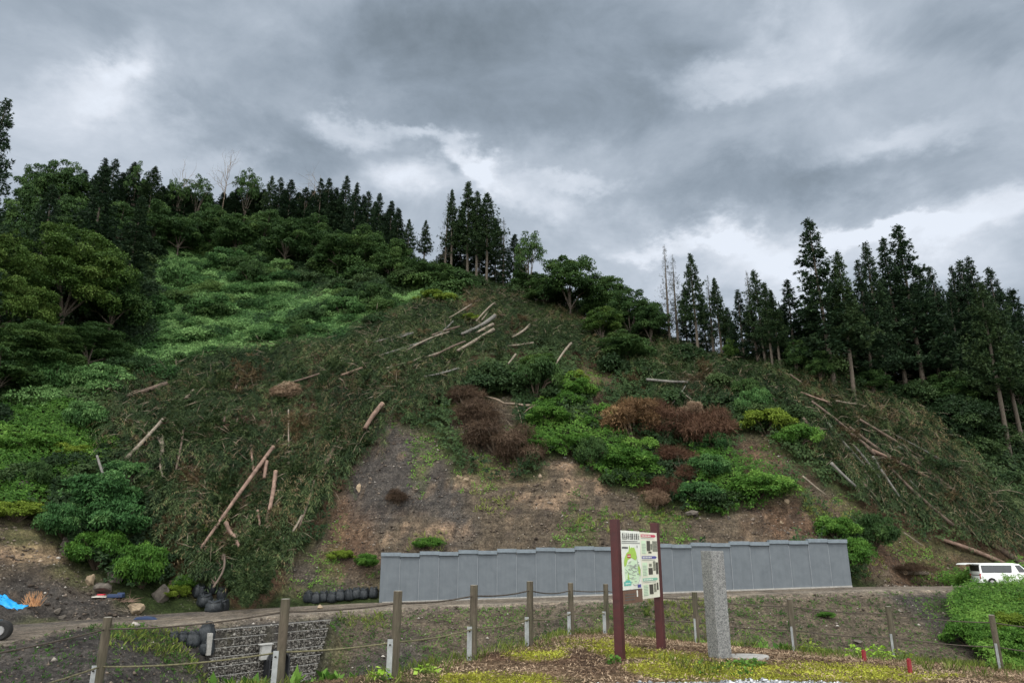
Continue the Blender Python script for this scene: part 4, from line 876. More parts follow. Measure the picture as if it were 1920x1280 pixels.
for a in [
 ('b',170,965,170,95,'big blue-green layered bush at the lower left, widest of them'),
 ('b',120,1010,110,80,'blue-green bush at the left above the dark earth bank'),
 ('b',215,1010,150,85,'blue-green bush in the middle of the lower-left thicket'),
 ('g',180,1065,110,80,'bright green bush above the scrap heap at lower left'),
 ('g',265,1100,120,95,'bright drooping green bush at the foot of the slope, left of the black bag heap'),
 ('b',235,905,90,50,'small blue-green bush under the leaning grey stake'),
 ('g',352,985,46,40,'small round green bush alone among felled cedar branches, lower left'),
 ('y',378,1005,36,30,'small yellow-green tuft bush just below the round bush'),
 ('v',190,745,130,50,'dark green mound bush left of the dark stump log'),
 ('v',90,745,120,60,'green mound bush near the left edge above the bright weeds'),
 ('v',160,815,110,50,'mid green bush between bright weeds and felled branches'),
 ('g',60,850,120,50,'bright weed clump on the left slope'),
 ('y',130,862,90,36,'yellow-green weed clump on the left slope'),
 ('v',400,470,90,44,'pale green vine-covered bush high on the left slope'),
 ('v',340,470,80,50,'vine-covered bush just below the left ridge'),
 ('v',335,545,90,50,'pale vine mound on the upper left slope beside the tall cedar'),
 ('v',430,510,90,40,'vine mound in mid upper-left slope'),
 ('d',470,540,80,44,'dark round bush on the upper left slope'),
 ('v',400,600,110,40,'spreading pale green bush on the open left slope'),
 ('v',300,600,80,40,'pale green bush at the right foot of the tall cedar grove'),
 ('d',560,640,60,28,'small dark bush in the open green slope'),
 ('v',500,650,90,30,'low pale green bush above the felled branches'),
 ('v',380,690,80,28,'low green bush at the upper edge of the felled branches'),
 ('y',825,580,100,40,'yellow-green bush below the hilltop cedars'),
 ('y',880,610,60,26,'small yellow-green bush left of the top logs'),
 ('d',700,580,90,40,'dark bush on the slope left of the yellow-green bush'),
 ('v',640,600,100,36,'green bush in the middle of the open slope'),
 ('d',1005,745,120,60,'dark green bush in mid slope behind the crooked dead limb'),
 ('b',960,730,70,40,'blue-green bush left of the feathery sapling'),
 ('g',1080,750,90,50,'green bush right of the feathery sapling'),
 ('y',1078,722,60,36,'yellow-tinted bush at the right side of mid slope'),
 ('g',1030,800,100,46,'bright green bush right of the crooked dead limb'),
 ('g',1010,845,70,40,'bright green bush overhanging the bare cliff'),
 ('g',1075,850,90,50,'bright green bush in the middle of the hanging green strip'),
 ('d',1110,880,80,46,'darker bush at the lower end of the hanging green strip'),
 ('g',1175,880,100,50,'rounded bright green bush left of the maroon dead bushes'),
 ('d',1180,690,110,50,'dark green bush at the top right below the shoulder trees'),
 ('v',1420,790,90,50,'mid green bush left of the yellow-topped bush on the right'),
 ('y',1440,815,110,60,'yellow-topped bush on the right spur'),
 ('g',1490,845,90,60,'bright green bush hanging over the dark right slope'),
 ('d',1400,760,80,40,'dark bush above the yellow-topped bush'),
 ('b',1330,900,90,60,'blue-green bush left of centre in the patch above the wall'),
 ('b',1310,945,90,50,'blue-green bush directly above the wall patch'),
 ('g',1420,935,130,56,'long green bush over the brown earth scar'),
 ('b',1345,850,50,50,'small blue-green bush between the maroon bush and the patch above the wall'),
 ('g',1600,1075,90,75,'bright green bush at the right end of the retaining wall'),
 ('g',1570,1010,80,50,'green bush on the slope edge above the wall end'),
 ('d',1640,1030,90,50,'olive bush on the slope right of the wall end'),
 ('o',1188,815,118,98,'orange-brown dead bush, domed, in the middle of the right spur'),
 ('m',1265,815,110,75,'maroon dead bush touching the orange-brown one'),
 ('m',1330,830,110,80,'maroon dead bush at the right of the group, reaching over the earth scar'),
 ('m',1230,800,70,60,'small maroon dead bush tucked between orange and maroon neighbours'),
 ('m',1255,870,80,46,'low maroon dead bush below the maroon group'),
 ('m',1238,925,66,44,'lowest maroon dead bush above the beige twig pile'),
 ('m',1290,900,50,44,'narrow maroon dead bush beside the blue-green bush'),
 ('t',1230,955,72,40,'pile of beige cut twigs at the foot of the maroon bushes','twig pile'),
 ('t',1300,790,60,44,'beige leafless twigs sticking out of the maroon bushes','twig pile'),
 ('k',885,800,90,66,'dark brown dead brush under the crooked limb, upper part','dead brush'),
 ('k',930,850,110,72,'dark brown dead brush hanging over the cliff, largest','dead brush'),
 ('k',975,870,80,56,'dark brown dead brush beside the green strip','dead brush'),
 ('k',870,760,70,40,'brown withered brush at the upper left of the crooked limb','dead brush'),
 ('m',912,655,62,32,'reddish dead bush at the cut end of the long top logs'),
 ('t',540,755,90,40,'pile of pinkish dry twigs on the left felled slope','twig pile'),
 ('k',1700,1075,90,24,'low heap of brown dead branches beside the road','dead brush'),
 ('g',805,1030,60,26,'grassy tuft just above the left part of the wall'),
 ('k',745,950,40,40,'small brown-green bush in the dark cliff face','dead brush'),
 ('g',690,1062,60,30,'weedy bush left of the wall end'),
 ('y',640,1050,50,24,'yellow-green weeds on the soil left of the wall'),
 ('y',330,1120,60,30,'yellow-green weeds in front of the pale boulder'),
 ('g',350,1105,60,34,'green bush left of the black bag heap'),
 ('d',70,915,80,40,'dark leafy bush on top of the dark earth bank'),
 ('y',30,975,110,44,'yellow grassy clump on top of the dark earth bank'),
 ]: shrub(*a)
for a in [('g',1830,1170,80,40,'bright green bank bush left in the mass beside the road'),('y',1880,1190,100,50,'yellow-green bank bush in front of the white van'),('g',1900,1240,120,70,'bank bush behind the last fence post'),('g',1825,1215,90,60,'lower left bank bush above the foreground fence'),('y',1885,1128,80,20,'bright low weeds along the bank in front of the van wheels'),('g',1548,1158,34,14,'small dark tuft of weeds on the gravelly bank')]: shrub(*a, dmin=21)

# felled cedars: whole crowns lying down the slope on their trunks
FEL = {}
def felled(x0, y0, x1, y1, wpx, mt, label, lift=.75):
    var = random.randrange(3); key = (var, mt)
    if key not in FEL:
        me = conifer_mesh('crown', M[mt], 900+var*5, H0=10., R0=1.5, base=.22, whorls=34, per=5, clumps=4, K=19, L=.42, W=.060)
        mb = MB(); mb.tube([(0, 0, -.4), (.04, 0, 3), (0, .05, 6.5), (0, 0, 9.8)], [.17, .14, .09, .02], 8, cap=True)
        for i in range(14): z = random.uniform(.6, 7); a = random.random()*6.28; mb.tube([(0, 0, z), (math.cos(a)*.8, math.sin(a)*.8, z+.3)], [.03, .01], 4, cap=False)
        t = mb.build('trunk', M[random.choice(['log_pink', 'log_dark', 'log_grey'])], None, smooth=True); FEL[key] = (me, t.data); bpy.data.objects.remove(t)
    me, tm = FEL[key]; a, b = hit(x0, y0, lift, 50), hit(x1, y1, lift, 50); d = b-a; ln = d.length
    q = d.to_track_quat('Z', 'Y'); e = empty('felled_cedar', a); e.rotation_mode = 'QUATERNION'; e.rotation_quaternion = q
    w = wpx*a.y/F/3.0
    for nm, dd in (('crown', me), ('trunk', tm)):
        c = link(nm, dd, e); s = ln/10
        c.scale = (w, w, s) if nm == 'crown' else (1, 1, s); c.rotation_euler = (0, 0, random.random()*6.28)
    return tag(e, label, 'felled tree', 'felled cedars lying on the slope')
FL = [(300,735,250,820,60),(360,720,330,800,70),(420,705,380,790,70),(470,690,440,780,70),(560,690,520,770,60),(640,680,600,760,60),(700,690,660,760,54),(760,690,730,750,50),(330,800,300,890,70),(400,790,380,880,70),(455,790,440,880,60),(580,780,540,870,70),(650,790,610,880,70),(690,800,640,890,50),(300,890,290,980,60),(360,880,340,970,60),(430,890,410,960,60),(560,870,540,960,70),(600,880,580,970,60),(330,980,330,1080,70),(390,1000,380,1100,70),(450,1010,440,1110,70),(500,1000,490,1100,70),(530,960,520,1060,56),(430,930,400,1010,60),(500,930,470,1000,50),(480,1060,460,1130,60),(250,800,210,860,50)]
for i, a in enumerate(FL): felled(*a, 'slash_b' if i % 4 == 3 else 'slash', 'felled cedar, number %s counted in rows from the upper left of the left slope' % WORDN[i] if i else 'felled cedar at the upper left end of the felled slope')
FT = [(880,600,800,640,40),(860,580,790,610,36),(820,630,740,655,40),(900,640,840,670,36),(780,650,700,675,40),(960,600,1010,640,40),(1000,620,1050,660,40),(1040,620,1100,660,44),(940,580,990,610,36),(930,660,960,700,40),(860,670,800,700,40),(1090,640,1140,680,46),(740,680,680,700,40),(680,650,620,680,40)]
for i, a in enumerate(FT): felled(*a, 'slash_b' if i % 3 == 2 else 'slash', '%s felled cedar of those fanned out below the hilltop' % ORD[i])
FR = [(1190,665,1240,700,50),(1230,690,1300,715,50),(1290,695,1370,720,50),(1360,700,1440,735,54),(1430,715,1510,760,54),(1480,730,1560,800,60),(1540,760,1610,840,60),(1600,770,1690,850,60),(1560,800,1620,890,60),(1650,800,1750,870,60),(1530,830,1590,900,54),(1640,860,1710,940,60),(1700,860,1800,930,60),(1600,880,1670,950,54),(1740,920,1830,980,50),(1680,930,1750,990,46),(1800,940,1890,990,50),(1170,700,1210,740,40)]
for i, a in enumerate(FR): felled(*a, 'slash_b' if i % 3 == 2 else 'slash', '%s felled cedar along the right edge of the slide' % ORD[i])

# ---------------------------------------------------------------- felled logs
def log(x0, y0, x1, y1, wpx, mt, label, w1=None, lift=1.9, name='felled_log', cut=0, cat='log', bark=None):
    a, b = hit(x0, y0, lift, 45), hit(x1, y1, lift, 45); r0 = wpx*a.y/F/2*.82; r1 = (w1 or wpx*.72)*b.y/F/2*.82
    n = 7; P = []; bend = Vector((random.uniform(-1, 1), random.uniform(-1, 1), random.uniform(-.6, .6)))*(b-a).length*.03
    for i in range(n):
        t = i/(n-1); P.append(a.lerp(b, t)+bend*math.sin(t*math.pi))
    mb = MB(); mb.tube([p-a for p in P], [(r0+(r1-r0)*i/(n-1))*(1+random.uniform(-.05, .05)) for i in range(n)], 9, jit=.10)
    for i in range(int((b-a).length*.8)):   # broken branch stubs
        t = random.uniform(.1, .95); p = P[0].lerp(P[-1], t)-a; d = Vector((random.uniform(-1, 1), random.uniform(-1, .3), random.uniform(0, 1))).normalized()
        mb.tube([p, p+d*random.uniform(.25, .6)], [.035, .012], 4, cap=False)
    o = mb.build(name, M[mt], None, smooth=True, loc=a); tag(o, label, cat)
    ends = {0: [], 1: [(a, P[1]-a, r0)], 2: [(b, P[-2]-b, r1)], 3: [(a, P[1]-a, r0), (b, P[-2]-b, r1)]}[cut]
    for p, d, r in ends:
        c = MB(); d = -d.normalized(); c.tube([p-a-d*.02, p-a+d*.015], r*1.02, 10); c.build('cut_end', M['cut'], o)
    return o
for a in [
 (305,786,237,858,7,'log_pale','pale spotted log lying diagonally, far left of the felled slope',9),
 (313,720,238,743,13,'log_dark','thick dark weathered log with flared end beside the green slope',5),
 (512,838,372,1034,9,'log_pink','longest pinkish peeled log crossing the left felled slope',6),
 (641,808,603,881,8,'log_pink','pinkish log right of the small beige twig pile, above the slate scree',11),
 (717,757,684,803,12,'log_pink','short thick grey log with reddish split top at the cliff edge',9),
 (517,884,500,978,10,'log_pink','pink upright log right of the longest log',8),
 (500,865,495,896,9,'log_pink','short pink stub between the longest log and the upright pink log',7),
 (471,834,475,882,6,'log_pink','small pink log crossing just above the longest log',5),
 (541,768,543,878,3.5,'log_pale','thin pale standing stem on the left felled slope',3),
 (300,818,304,850,14,'log_pale','thick pale stump end sticking out of branches at far left',8),
 (301,850,305,894,5,'log_pale','thin pale stem hanging below the pale stump end',4),
 (363,731,348,746,7,'log_pale','short pale log near the top edge of the left felled slope'),
 (182,854,193,888,5,'log_grey','leaning grey stake above the blue-green bushes',6),
 (424,980,437,1004,10,'log_pink','pink log piece left of the dark fronds at the foot of the slope'),
 (437,1002,449,1026,8,'log_pink','second pink log piece just below the first at the foot of the slope'),
 (483,956,487,986,6,'log_pink','short upright pink stub between the two pink logs'),
 (566,966,549,996,6,'log_pale','pale forked piece of wood low on the left felled slope'),
 (925,618,858,657,9,'log_pale','pale log directly beside the reddish dead bush',7),
 (928,592,866,626,10,'log_grey','thickest grey log at the top of the slope'),
 (924,608,893,624,8,'log_pale','short pale log between the two long top logs'),
 (928,567,893,602,4.5,'log_pale','thin pale pole leaning at the very top of the slide'),
 (921,572,903,600,4,'log_pale','short thin pole beside the leaning top pole'),
 (927,570,953,583,5,'log_dark','dark log pointing right from the top of the slide'),
 (850,602,800,645,4,'log_grey','grey slender log left of the thickest top log'),
 (800,640,712,667,7,'log_grey','long grey log lying nearly flat left of the top logs'),
 (775,624,718,643,5,'log_grey','faint grey log at the upper left edge of the slide'),
 (862,612,790,638,5,'log_dark','dark slender log above the long flat grey log'),
 (760,680,725,690,5,'log_pale','small pale splintered log in mid slope'),
 (828,660,796,670,5,'log_pale','small pale log just left of the lower end of the pale log'),
 (993,609,961,632,6,'log_pale','pale log right of the reddish dead bush, upper'),
 (1071,643,1041,684,6,'log_pale','spotted pale log on the right side of the top slope'),
 (1000,642,952,648,4,'log_pale','thin light stick right of the reddish dead bush'),
 (967,664,953,682,5,'log_pale','short grey-white log below the thin light stick'),
 (680,690,640,704,8,'log_pink','reddish split log among felled branches at left of mid slope'),
 (860,690,796,706,5,'log_grey','grey-pink slim log in mid slope above the cliff'),
 (700,743,676,754,3,'log_pale','thin pale stick near the short thick grey log'),
 (776,676,792,668,4,'log_pale','thin whitish broken branch beside the small splintered log'),
 (1212,711,1290,716,7,'log_grey','grey log lying level below the see-through cedars'),
 (1260,757,1286,722,3,'log_grey','thin grey bough rising over the maroon bushes'),
 (1280,735,1296,748,3,'log_pale','thin pale bough pointing down at the maroon bushes'),
 (1592,800,1692,871,7,'log_dark','long brown log on the right slope, upper of the crossing pair',9),
 (1594,812,1634,843,6,'log_dark','short brown log below the upper crossing log',8),
 (1634,843,1764,906,8,'log_pink','reddish peeled log crossing the right slope towards the pale-trunked cedar',5),
 (1665,873,1788,985,6,'log_dark','long thin brown log running down to the thick broken log',8),
 (1636,856,1686,930,7,'log_grey','straight grey log pointing steeply down the right slope',4),
 (1558,867,1605,912,7,'log_grey','grey log under the bright bush on the dark right slope'),
 (1506,784,1531,819,7,'log_dark','dark log right of the yellow-topped bush'),
 (1788,974,1921,1058,10,'log_dark','thickest log with pale broken top, ending above the van roof',14,.35),
 (1764,1010,1888,1058,8,'log_pink','pinkish log ending behind the van roof',9,.35),
 (1695,998,1730,1022,3,'log_pale','thin pale stick lying left of the pinkish log'),
 (1505,892,1548,927,4,'log_pale','thin pale stick at the edge of the brown spur'),
 (1558,830,1578,854,4,'log_pale','white splintered stick on the dark right slope'),
 (1683,836,1752,878,6,'log_grey','upper grey log far right of the crossing pair'),
 (1695,848,1762,898,5,'log_dark','dark log just under the upper far-right grey log'),
 (1501,735,1559,755,5,'log_pink','pinkish log under the tallest cedar'),
 (1568,751,1605,757,4,'log_pale','short pale log right of the pinkish log under the tallest cedar'),
 (1482,702,1560,762,4,'log_dark','slender brown trunk slanting from the top of the right slide edge',5),
 (1522,752,1640,852,5,'log_dark','long slender brown trunk above the crossing pair on the right slope',7),
 (1552,792,1620,872,5,'log_grey','slender grey trunk beside the dark log right of the yellow-topped bush',6),
 (1612,786,1742,868,5,'log_dark','long brown trunk parallel to and above the crossing pair',7),
 (1600,834,1652,902,5,'log_grey','grey trunk running steeply down under the crossing pair',6),
 (1572,852,1642,932,5,'log_dark','brown trunk low on the dark right slope, left of the steep grey ones',6),
 (1700,846,1792,922,5,'log_dark','brown trunk right of the far-right grey pair',6),
 (1660,806,1765,862,4,'log_grey','highest grey trunk of the right-hand log jam',5),
 (1450,706,1520,742,4,'log_grey','grey trunk lying along the top of the right felled mat',5),
 (1330,700,1400,724,4,'log_dark','thin brown trunk under the slim cedars',5),
 (762,657,842,622,5,'log_pale','pale trunk just above the long flat grey log',4),
 (700,642,772,622,4,'log_grey','thin grey trunk at the far upper left of the top logs',3),
 (842,596,884,570,4,'log_pale','pale pole at the upper left of the leaning top pole',3),
 (872,640,812,668,5,'log_dark','dark trunk below the thickest grey top log',4),
 (600,700,520,722,5,'log_dark','dark log half buried left of the pinkish twig pile',4),
 (450,712,420,790,5,'log_dark','dark slender trunk in the upper middle of the left felled slope',4),
 (345,800,330,880,5,'log_dark','dark slender trunk right of the thick pale stump end',4),
 (590,900,560,990,5,'log_dark','dark slender trunk right of the thin pale standing stem',4),
 (420,1040,400,1100,5,'log_dark','dark trunk end at the foot of the left felled slope',4),
 (1622,883,1638,906,4,'log_pale','small white broken branch in the middle of the right slope'),
 (1704,900,1718,913,7,'log_grey','short grey log piece beside the long thin brown log'),
 ]: log(*a[:7], w1=a[7] if len(a) > 7 else None, lift=a[8] if len(a) > 8 else (2.45 if a[0] > 1450 else 2.45), cut=1 if a[4] >= 9 else 0)
log(1697,1072,1740,1074,11,'log_pale','splintered pale log lying on the heap beside the road',7,lift=.4,cut=3)
log(1812,1068,1832,1066,12,'log_pink','cut pink log end lying behind the raised tailgate of the van',14,lift=.5,cut=3)
# crooked dead limb
def limb():
    pts = [(905,741),(930,748),(945,756),(965,757),(985,760),(1006,759)]; P = [hit(x, y, 1.6, 50) for x, y in pts]; o = P[0].copy(); mb = MB()
    mb.tube([p-o for p in P], [.06,.11,.13,.15,.17,.13], 7, smooth if False else 0)
    for (x0, y0, x1, y1, r) in [(966,757,975,778,.10),(975,778,979,800,.06),(1003,760,980,776,.11),(945,756,925,745,.05),(940,775,972,782,.05),(925,786,950,776,.04),(972,757,968,748,.05),(960,800,942,782,.03)]:
        a, b = hit(x0, y0, 1.6, 50), hit(x1, y1, 1.3, 50); mb.tube([a-o, (a+b)/2-o+Vector((0, 0, .15)), b-o], [r, r*.8, r*.5], 6)
    tag(mb.build('dead_limb', M['twig'], None, smooth=True, loc=o), 'crooked bare dead limb with forked twigs hanging over the brown brush', 'dead branch')
limb()

# ---------------------------------------------------------------- retaining wall
def wall_mat():
    def f(nt, N, L, b):
        t = tex(N, L, 1.2, 7, .65, .3); t2 = tex(N, L, 18, 5, .7); t3 = tex(N, L, 1.0, 4, .6, 0, stretch=(5, 5, .35))
        c = ramp(N, L, t, [(.3, (.098,.113,.127)), (.7, (.128,.145,.161))]); c3 = ramp(N, L, t3, [(.35, (.95,.95,.955)), (.65, (1.03,1.03,1.02))])
        n = N('ShaderNodeVectorMath'); n.operation = 'MULTIPLY'; L(c, n.inputs[0]); L(c3, n.inputs[1]); L(n.outputs[0], b.inputs['Base Color'])
        b.inputs['Roughness'].default_value = .85; bump(N, L, b, t2, .25, .02)
    return mat('wall_board', f)
M['wall'] = wall_mat(); M['coping'] = simple('wall_coping', (.12,.145,.165), (.17,.20,.225), 3, .6, .15)
M['joint'] = simple('wall_joint', (.17,.19,.21), (.23,.25,.27), 4, .8, 0); M['concrete'] = simple('concrete', (.22,.215,.20), (.36,.35,.33), 5, .85, .3)
def wall():
    A_ = Vector((-11.05, 62.7, -2.42)); B_ = Vector((28.15, 62.1, -1.12)); n = 24; d = (B_-A_); L_ = math.hypot(d.x, d.y); ang = math.atan2(d.y, d.x)
    e = empty('retaining_wall', A_, (0, 0, ang)); pw = L_/n; hgt = 3.72
    nx = 0
    for i in range(n):
        z0 = (B_.z-A_.z)*(i+.5)/n; x = (i+.5)*pw; hi = i % 2 == 0; top = hgt+z0*.93-(0 if hi else .10)
        mb = MB(); y = -.02 if hi else .015
        mb.box((x, y+.2, (top-1.0)/2), (pw-.03, .40, top+1.0)); mb.build('panel', M['wall'], e, bevel=.008)
        mb = MB(); yo = 0 if hi else -.06; mb.box((x, y+.19+yo, top+.13), (pw-.006, .54, .26)); mb.box((x, y+.17+yo, top-.012), (pw-.02, .60, .05)); mb.build('coping', M['coping'], e, bevel=.01)
        if i: mb = MB(); mb.box((i*pw, -.004, (hgt+z0)/2-.2), (.035, .06, hgt+z0-.25)); mb.build('joint', M['joint'], e)
    mb = MB(); mb.prism([(0.3, -.28), (L_-.05, (B_.z-A_.z)-.28), (L_-.05, (B_.z-A_.z)+.09), (.3, .09)], -.12, .05, lambda a, b, q: Vector((a, q, b))); mb.build('footing', M['concrete'], e)
    tag(e, 'long blue-grey retaining wall of tall panels with stepped coping along the road', 'retaining wall')
wall()

# ---------------------------------------------------------------- rocks
def rock(x, yb, w, h, label, mt='rock', dmin=30, sink=.25, name='boulder'):
    import bmesh
    p = ground(x, yb, dmin); s = p.y/F; bm = bmesh.new(); bmesh.ops.create_icosphere(bm, subdivisions=3, radius=1)
    sd = random.random()*50
    cuts = [Vector((random.gauss(0,1), random.gauss(0,1), random.gauss(0,1))).normalized() for _ in range(9)]
    for v in bm.verts:
        c = v.co
        for q in cuts:
            dd = c.dot(q)-.55
            if dd > 0: c = c-q*dd
        v.co = c*(1+.22*float(fbm(c.x*2+sd, c.y*2+c.z*1.7, 3)))
        v.co = Vector((v.co.x*w*s*.5, v.co.y*w*s*.45, v.co.z*h*s*.62))
    me = bpy.data.meshes.new(name); bm.to_mesh(me); bm.free(); me.materials.append(M[mt])
    o = link(name, me, None, p+Vector((0, 0, h*s*(.5-sink))), (0, 0, random.random()*6)); tag(o, label, 'rock'); return o
for a in [
 (333,1104,38,26,'pale cream boulder beside the black bag heap','rock_tan'),
 (255,1150,38,22,'tan broken rock with chips at the roadside','rock_tan'),
 (52,925,44,26,'grey boulder among the weeds above the dark earth bank'),
 (128,1022,38,20,'brown flat rock under the blue-green bushes, upper'),
 (148,1052,30,18,'brown rock just below the flat one under the bushes'),
 (118,1036,26,12,'small brown rock left under the bushes'),
 (218,1092,40,30,'grey-brown block rock above the scrap heap'),
 (300,1125,46,30,'brown boulder left of the pale cream boulder'),
 (195,1108,40,24,'brown block left above the scrap heap'),
 (1475,944,12,9,'single pale stone on the brown scar above the wall','rock_tan'),
 (1465,985,10,7,'small pale stone low on the brown scar','rock_tan'),
 (1300,968,30,12,'flat grey rock on the earth terrace above the wall'),
 (1367,975,10,8,'small reddish stone above the wall, right of the flat rock'),
 (600,1141,16,9,'small pale stone at the road edge left of the wall','rock_tan'),
 (168,1097,16,26,'upright pale splinter rock on the dark earth bank','rock_tan'),
 (108,1150,14,9,'small grey stone on the dark gravel heap'),
 (115,1160,16,8,'dark small stone lump on the dark gravel heap'),
 (1610,1205,18,8,'small flat grey stone on the gravelly bank'),
 (872,905,16,10,'tan rock sticking out of the cliff','rock_tan'),(860,898,14,10,'paler rock left in the cliff outcrop','rock_tan'),
 (935,895,12,9,'tan rock under the brown brush in the cliff','rock_tan'),(673,920,12,15,'wedge-shaped yellow stone in the slate scree','rock_tan'),
 ]: rock(*a, dmin=21 if a[1] > 1195 else 30)

# ---------------------------------------------------------------- black ballast bags
def bag_mat():
    def f(nt, N, L, b):
        t = tex(N, L, 6, 5, .6, 1.0, stretch=(1, 1, .4)); L(ramp(N, L, t, [(.3, (.012,.015,.018)), (.75, (.040,.046,.052))]), b.inputs['Base Color']); b.inputs['Roughness'].default_value = .45; bump(N, L, b, t, .8, .08)
    return mat('black_bag_cloth', f)
M['bag'] = bag_mat(); M['bagdust'] = simple('bag_fill', (.06,.055,.045), (.13,.12,.09), 8, .95, .4)
def bag_proto(seed):
    import bmesh
    r = random.Random(seed); mb = MB(); n = 20; prof = [(0, .36), (.08, .46), (.3, .50), (.55, .49), (.75, .44), (.88, .36), (.95, .40), (1.0, .30)]
    V = []; Fc = []
    for z, rad in prof:
        for k in range(n):
            t = 2*math.pi*k/n; sq = 1/(abs(math.cos(t))**4+abs(math.sin(t))**4)**.25; w = 1+.05*math.sin(5*t+seed)+r.uniform(-.07, .07)
            V.append((math.cos(t)*rad*sq**.95*w*.94, math.sin(t)*rad*sq**.95*w*.94, z*(1+.08*math.sin(2*t+seed))+r.uniform(-.03, .03)))
    m_ = len(prof)
    for i in range(m_-1):
        for k in range(n): Fc.append((i*n+k, i*n+(k+1) % n, (i+1)*n+(k+1) % n, (i+1)*n+k))
    Fc.append(tuple(reversed(range(n)))); Fc.append(tuple((m_-1)*n+k for k in range(n))); mb.add(V, Fc)
    body = mb.build('bag_body', M['bag'], None, smooth=True)
    mb = MB()
    for s in (-1, 1): mb.tube([(s*.3, -.25, .9), (s*.2, -.1, 1.12), (s*.05, .1, 1.14), (-s*.1, .25, .92)], .022, 5)
    st = mb.build('lifting_strap', M['bag'], None); return body.data, st.data, body, st
BP = []
for s_ in (1, 2, 3):
    a_, b_, o1, o2 = bag_proto(s_); bpy.data.objects.remove(o1); bpy.data.objects.remove(o2); BP.append((a_, b_))
def bag(x, yb, w, h, label, group, dmin=30, dz=0):
    p = ground(x, yb, dmin); s = p.y/F; e = empty('ballast_bag', p+Vector((0, 0, dz-.08)), (random.uniform(-.08, .08), random.uniform(-.08, .08), random.random()*3)); bd, st = random.choice(BP)
    for nm, d in (('bag_body', bd), ('lifting_strap', st)): c = link(nm, d, e); c.scale = (w*s, w*s, h*s)
    tag(e, label, 'bag', group)
for i, (x, y) in enumerate([(578,1128),(592,1130),(607,1127),(622,1127),(638,1125),(654,1124),(668,1122),(683,1121),(699,1119)]):
    bag(x, y, 17, 18, ORD[i]+' from left of the black bags in the long single row beside the retaining wall', 'row of black bags left of the wall')
for i, (x, y, w, l) in enumerate([(385,1090,28,'topmost black bag of the heap beside the felled branches'),(372,1118,26,'black bag at the left side of the heap'),(398,1112,24,'black bag in the middle of the heap, partly covered by soil'),(415,1124,22,'black bag at the right side of the heap'),(384,1134,30,'black bag in the lower left of the heap'),(402,1146,34,'largest black bag at the bottom of the heap'),(418,1144,22,'small black bag at the bottom right of the heap')]):
    bag(x, y, w*.85, 20, l, 'heap of black bags beside the felled branches')
for x, y, w, h, l, dz in [(326,1196,18,12,'low black bag at the left end of the heap by the gabion wall',0),(343,1203,22,17,'second black bag from the left in the heap by the gabion wall',0),(361,1210,26,24,'black bag in the middle of the heap by the gabion wall',0),(384,1216,28,32,'tallest black bag next to the white block of the gabion wall',0),(385,1232,28,24,'lowest black bag in front of the gabion wall heap',-.1)]:
    bag(x, y, w, h, l, 'heap of black bags by the gabion wall', dmin=30, dz=dz)

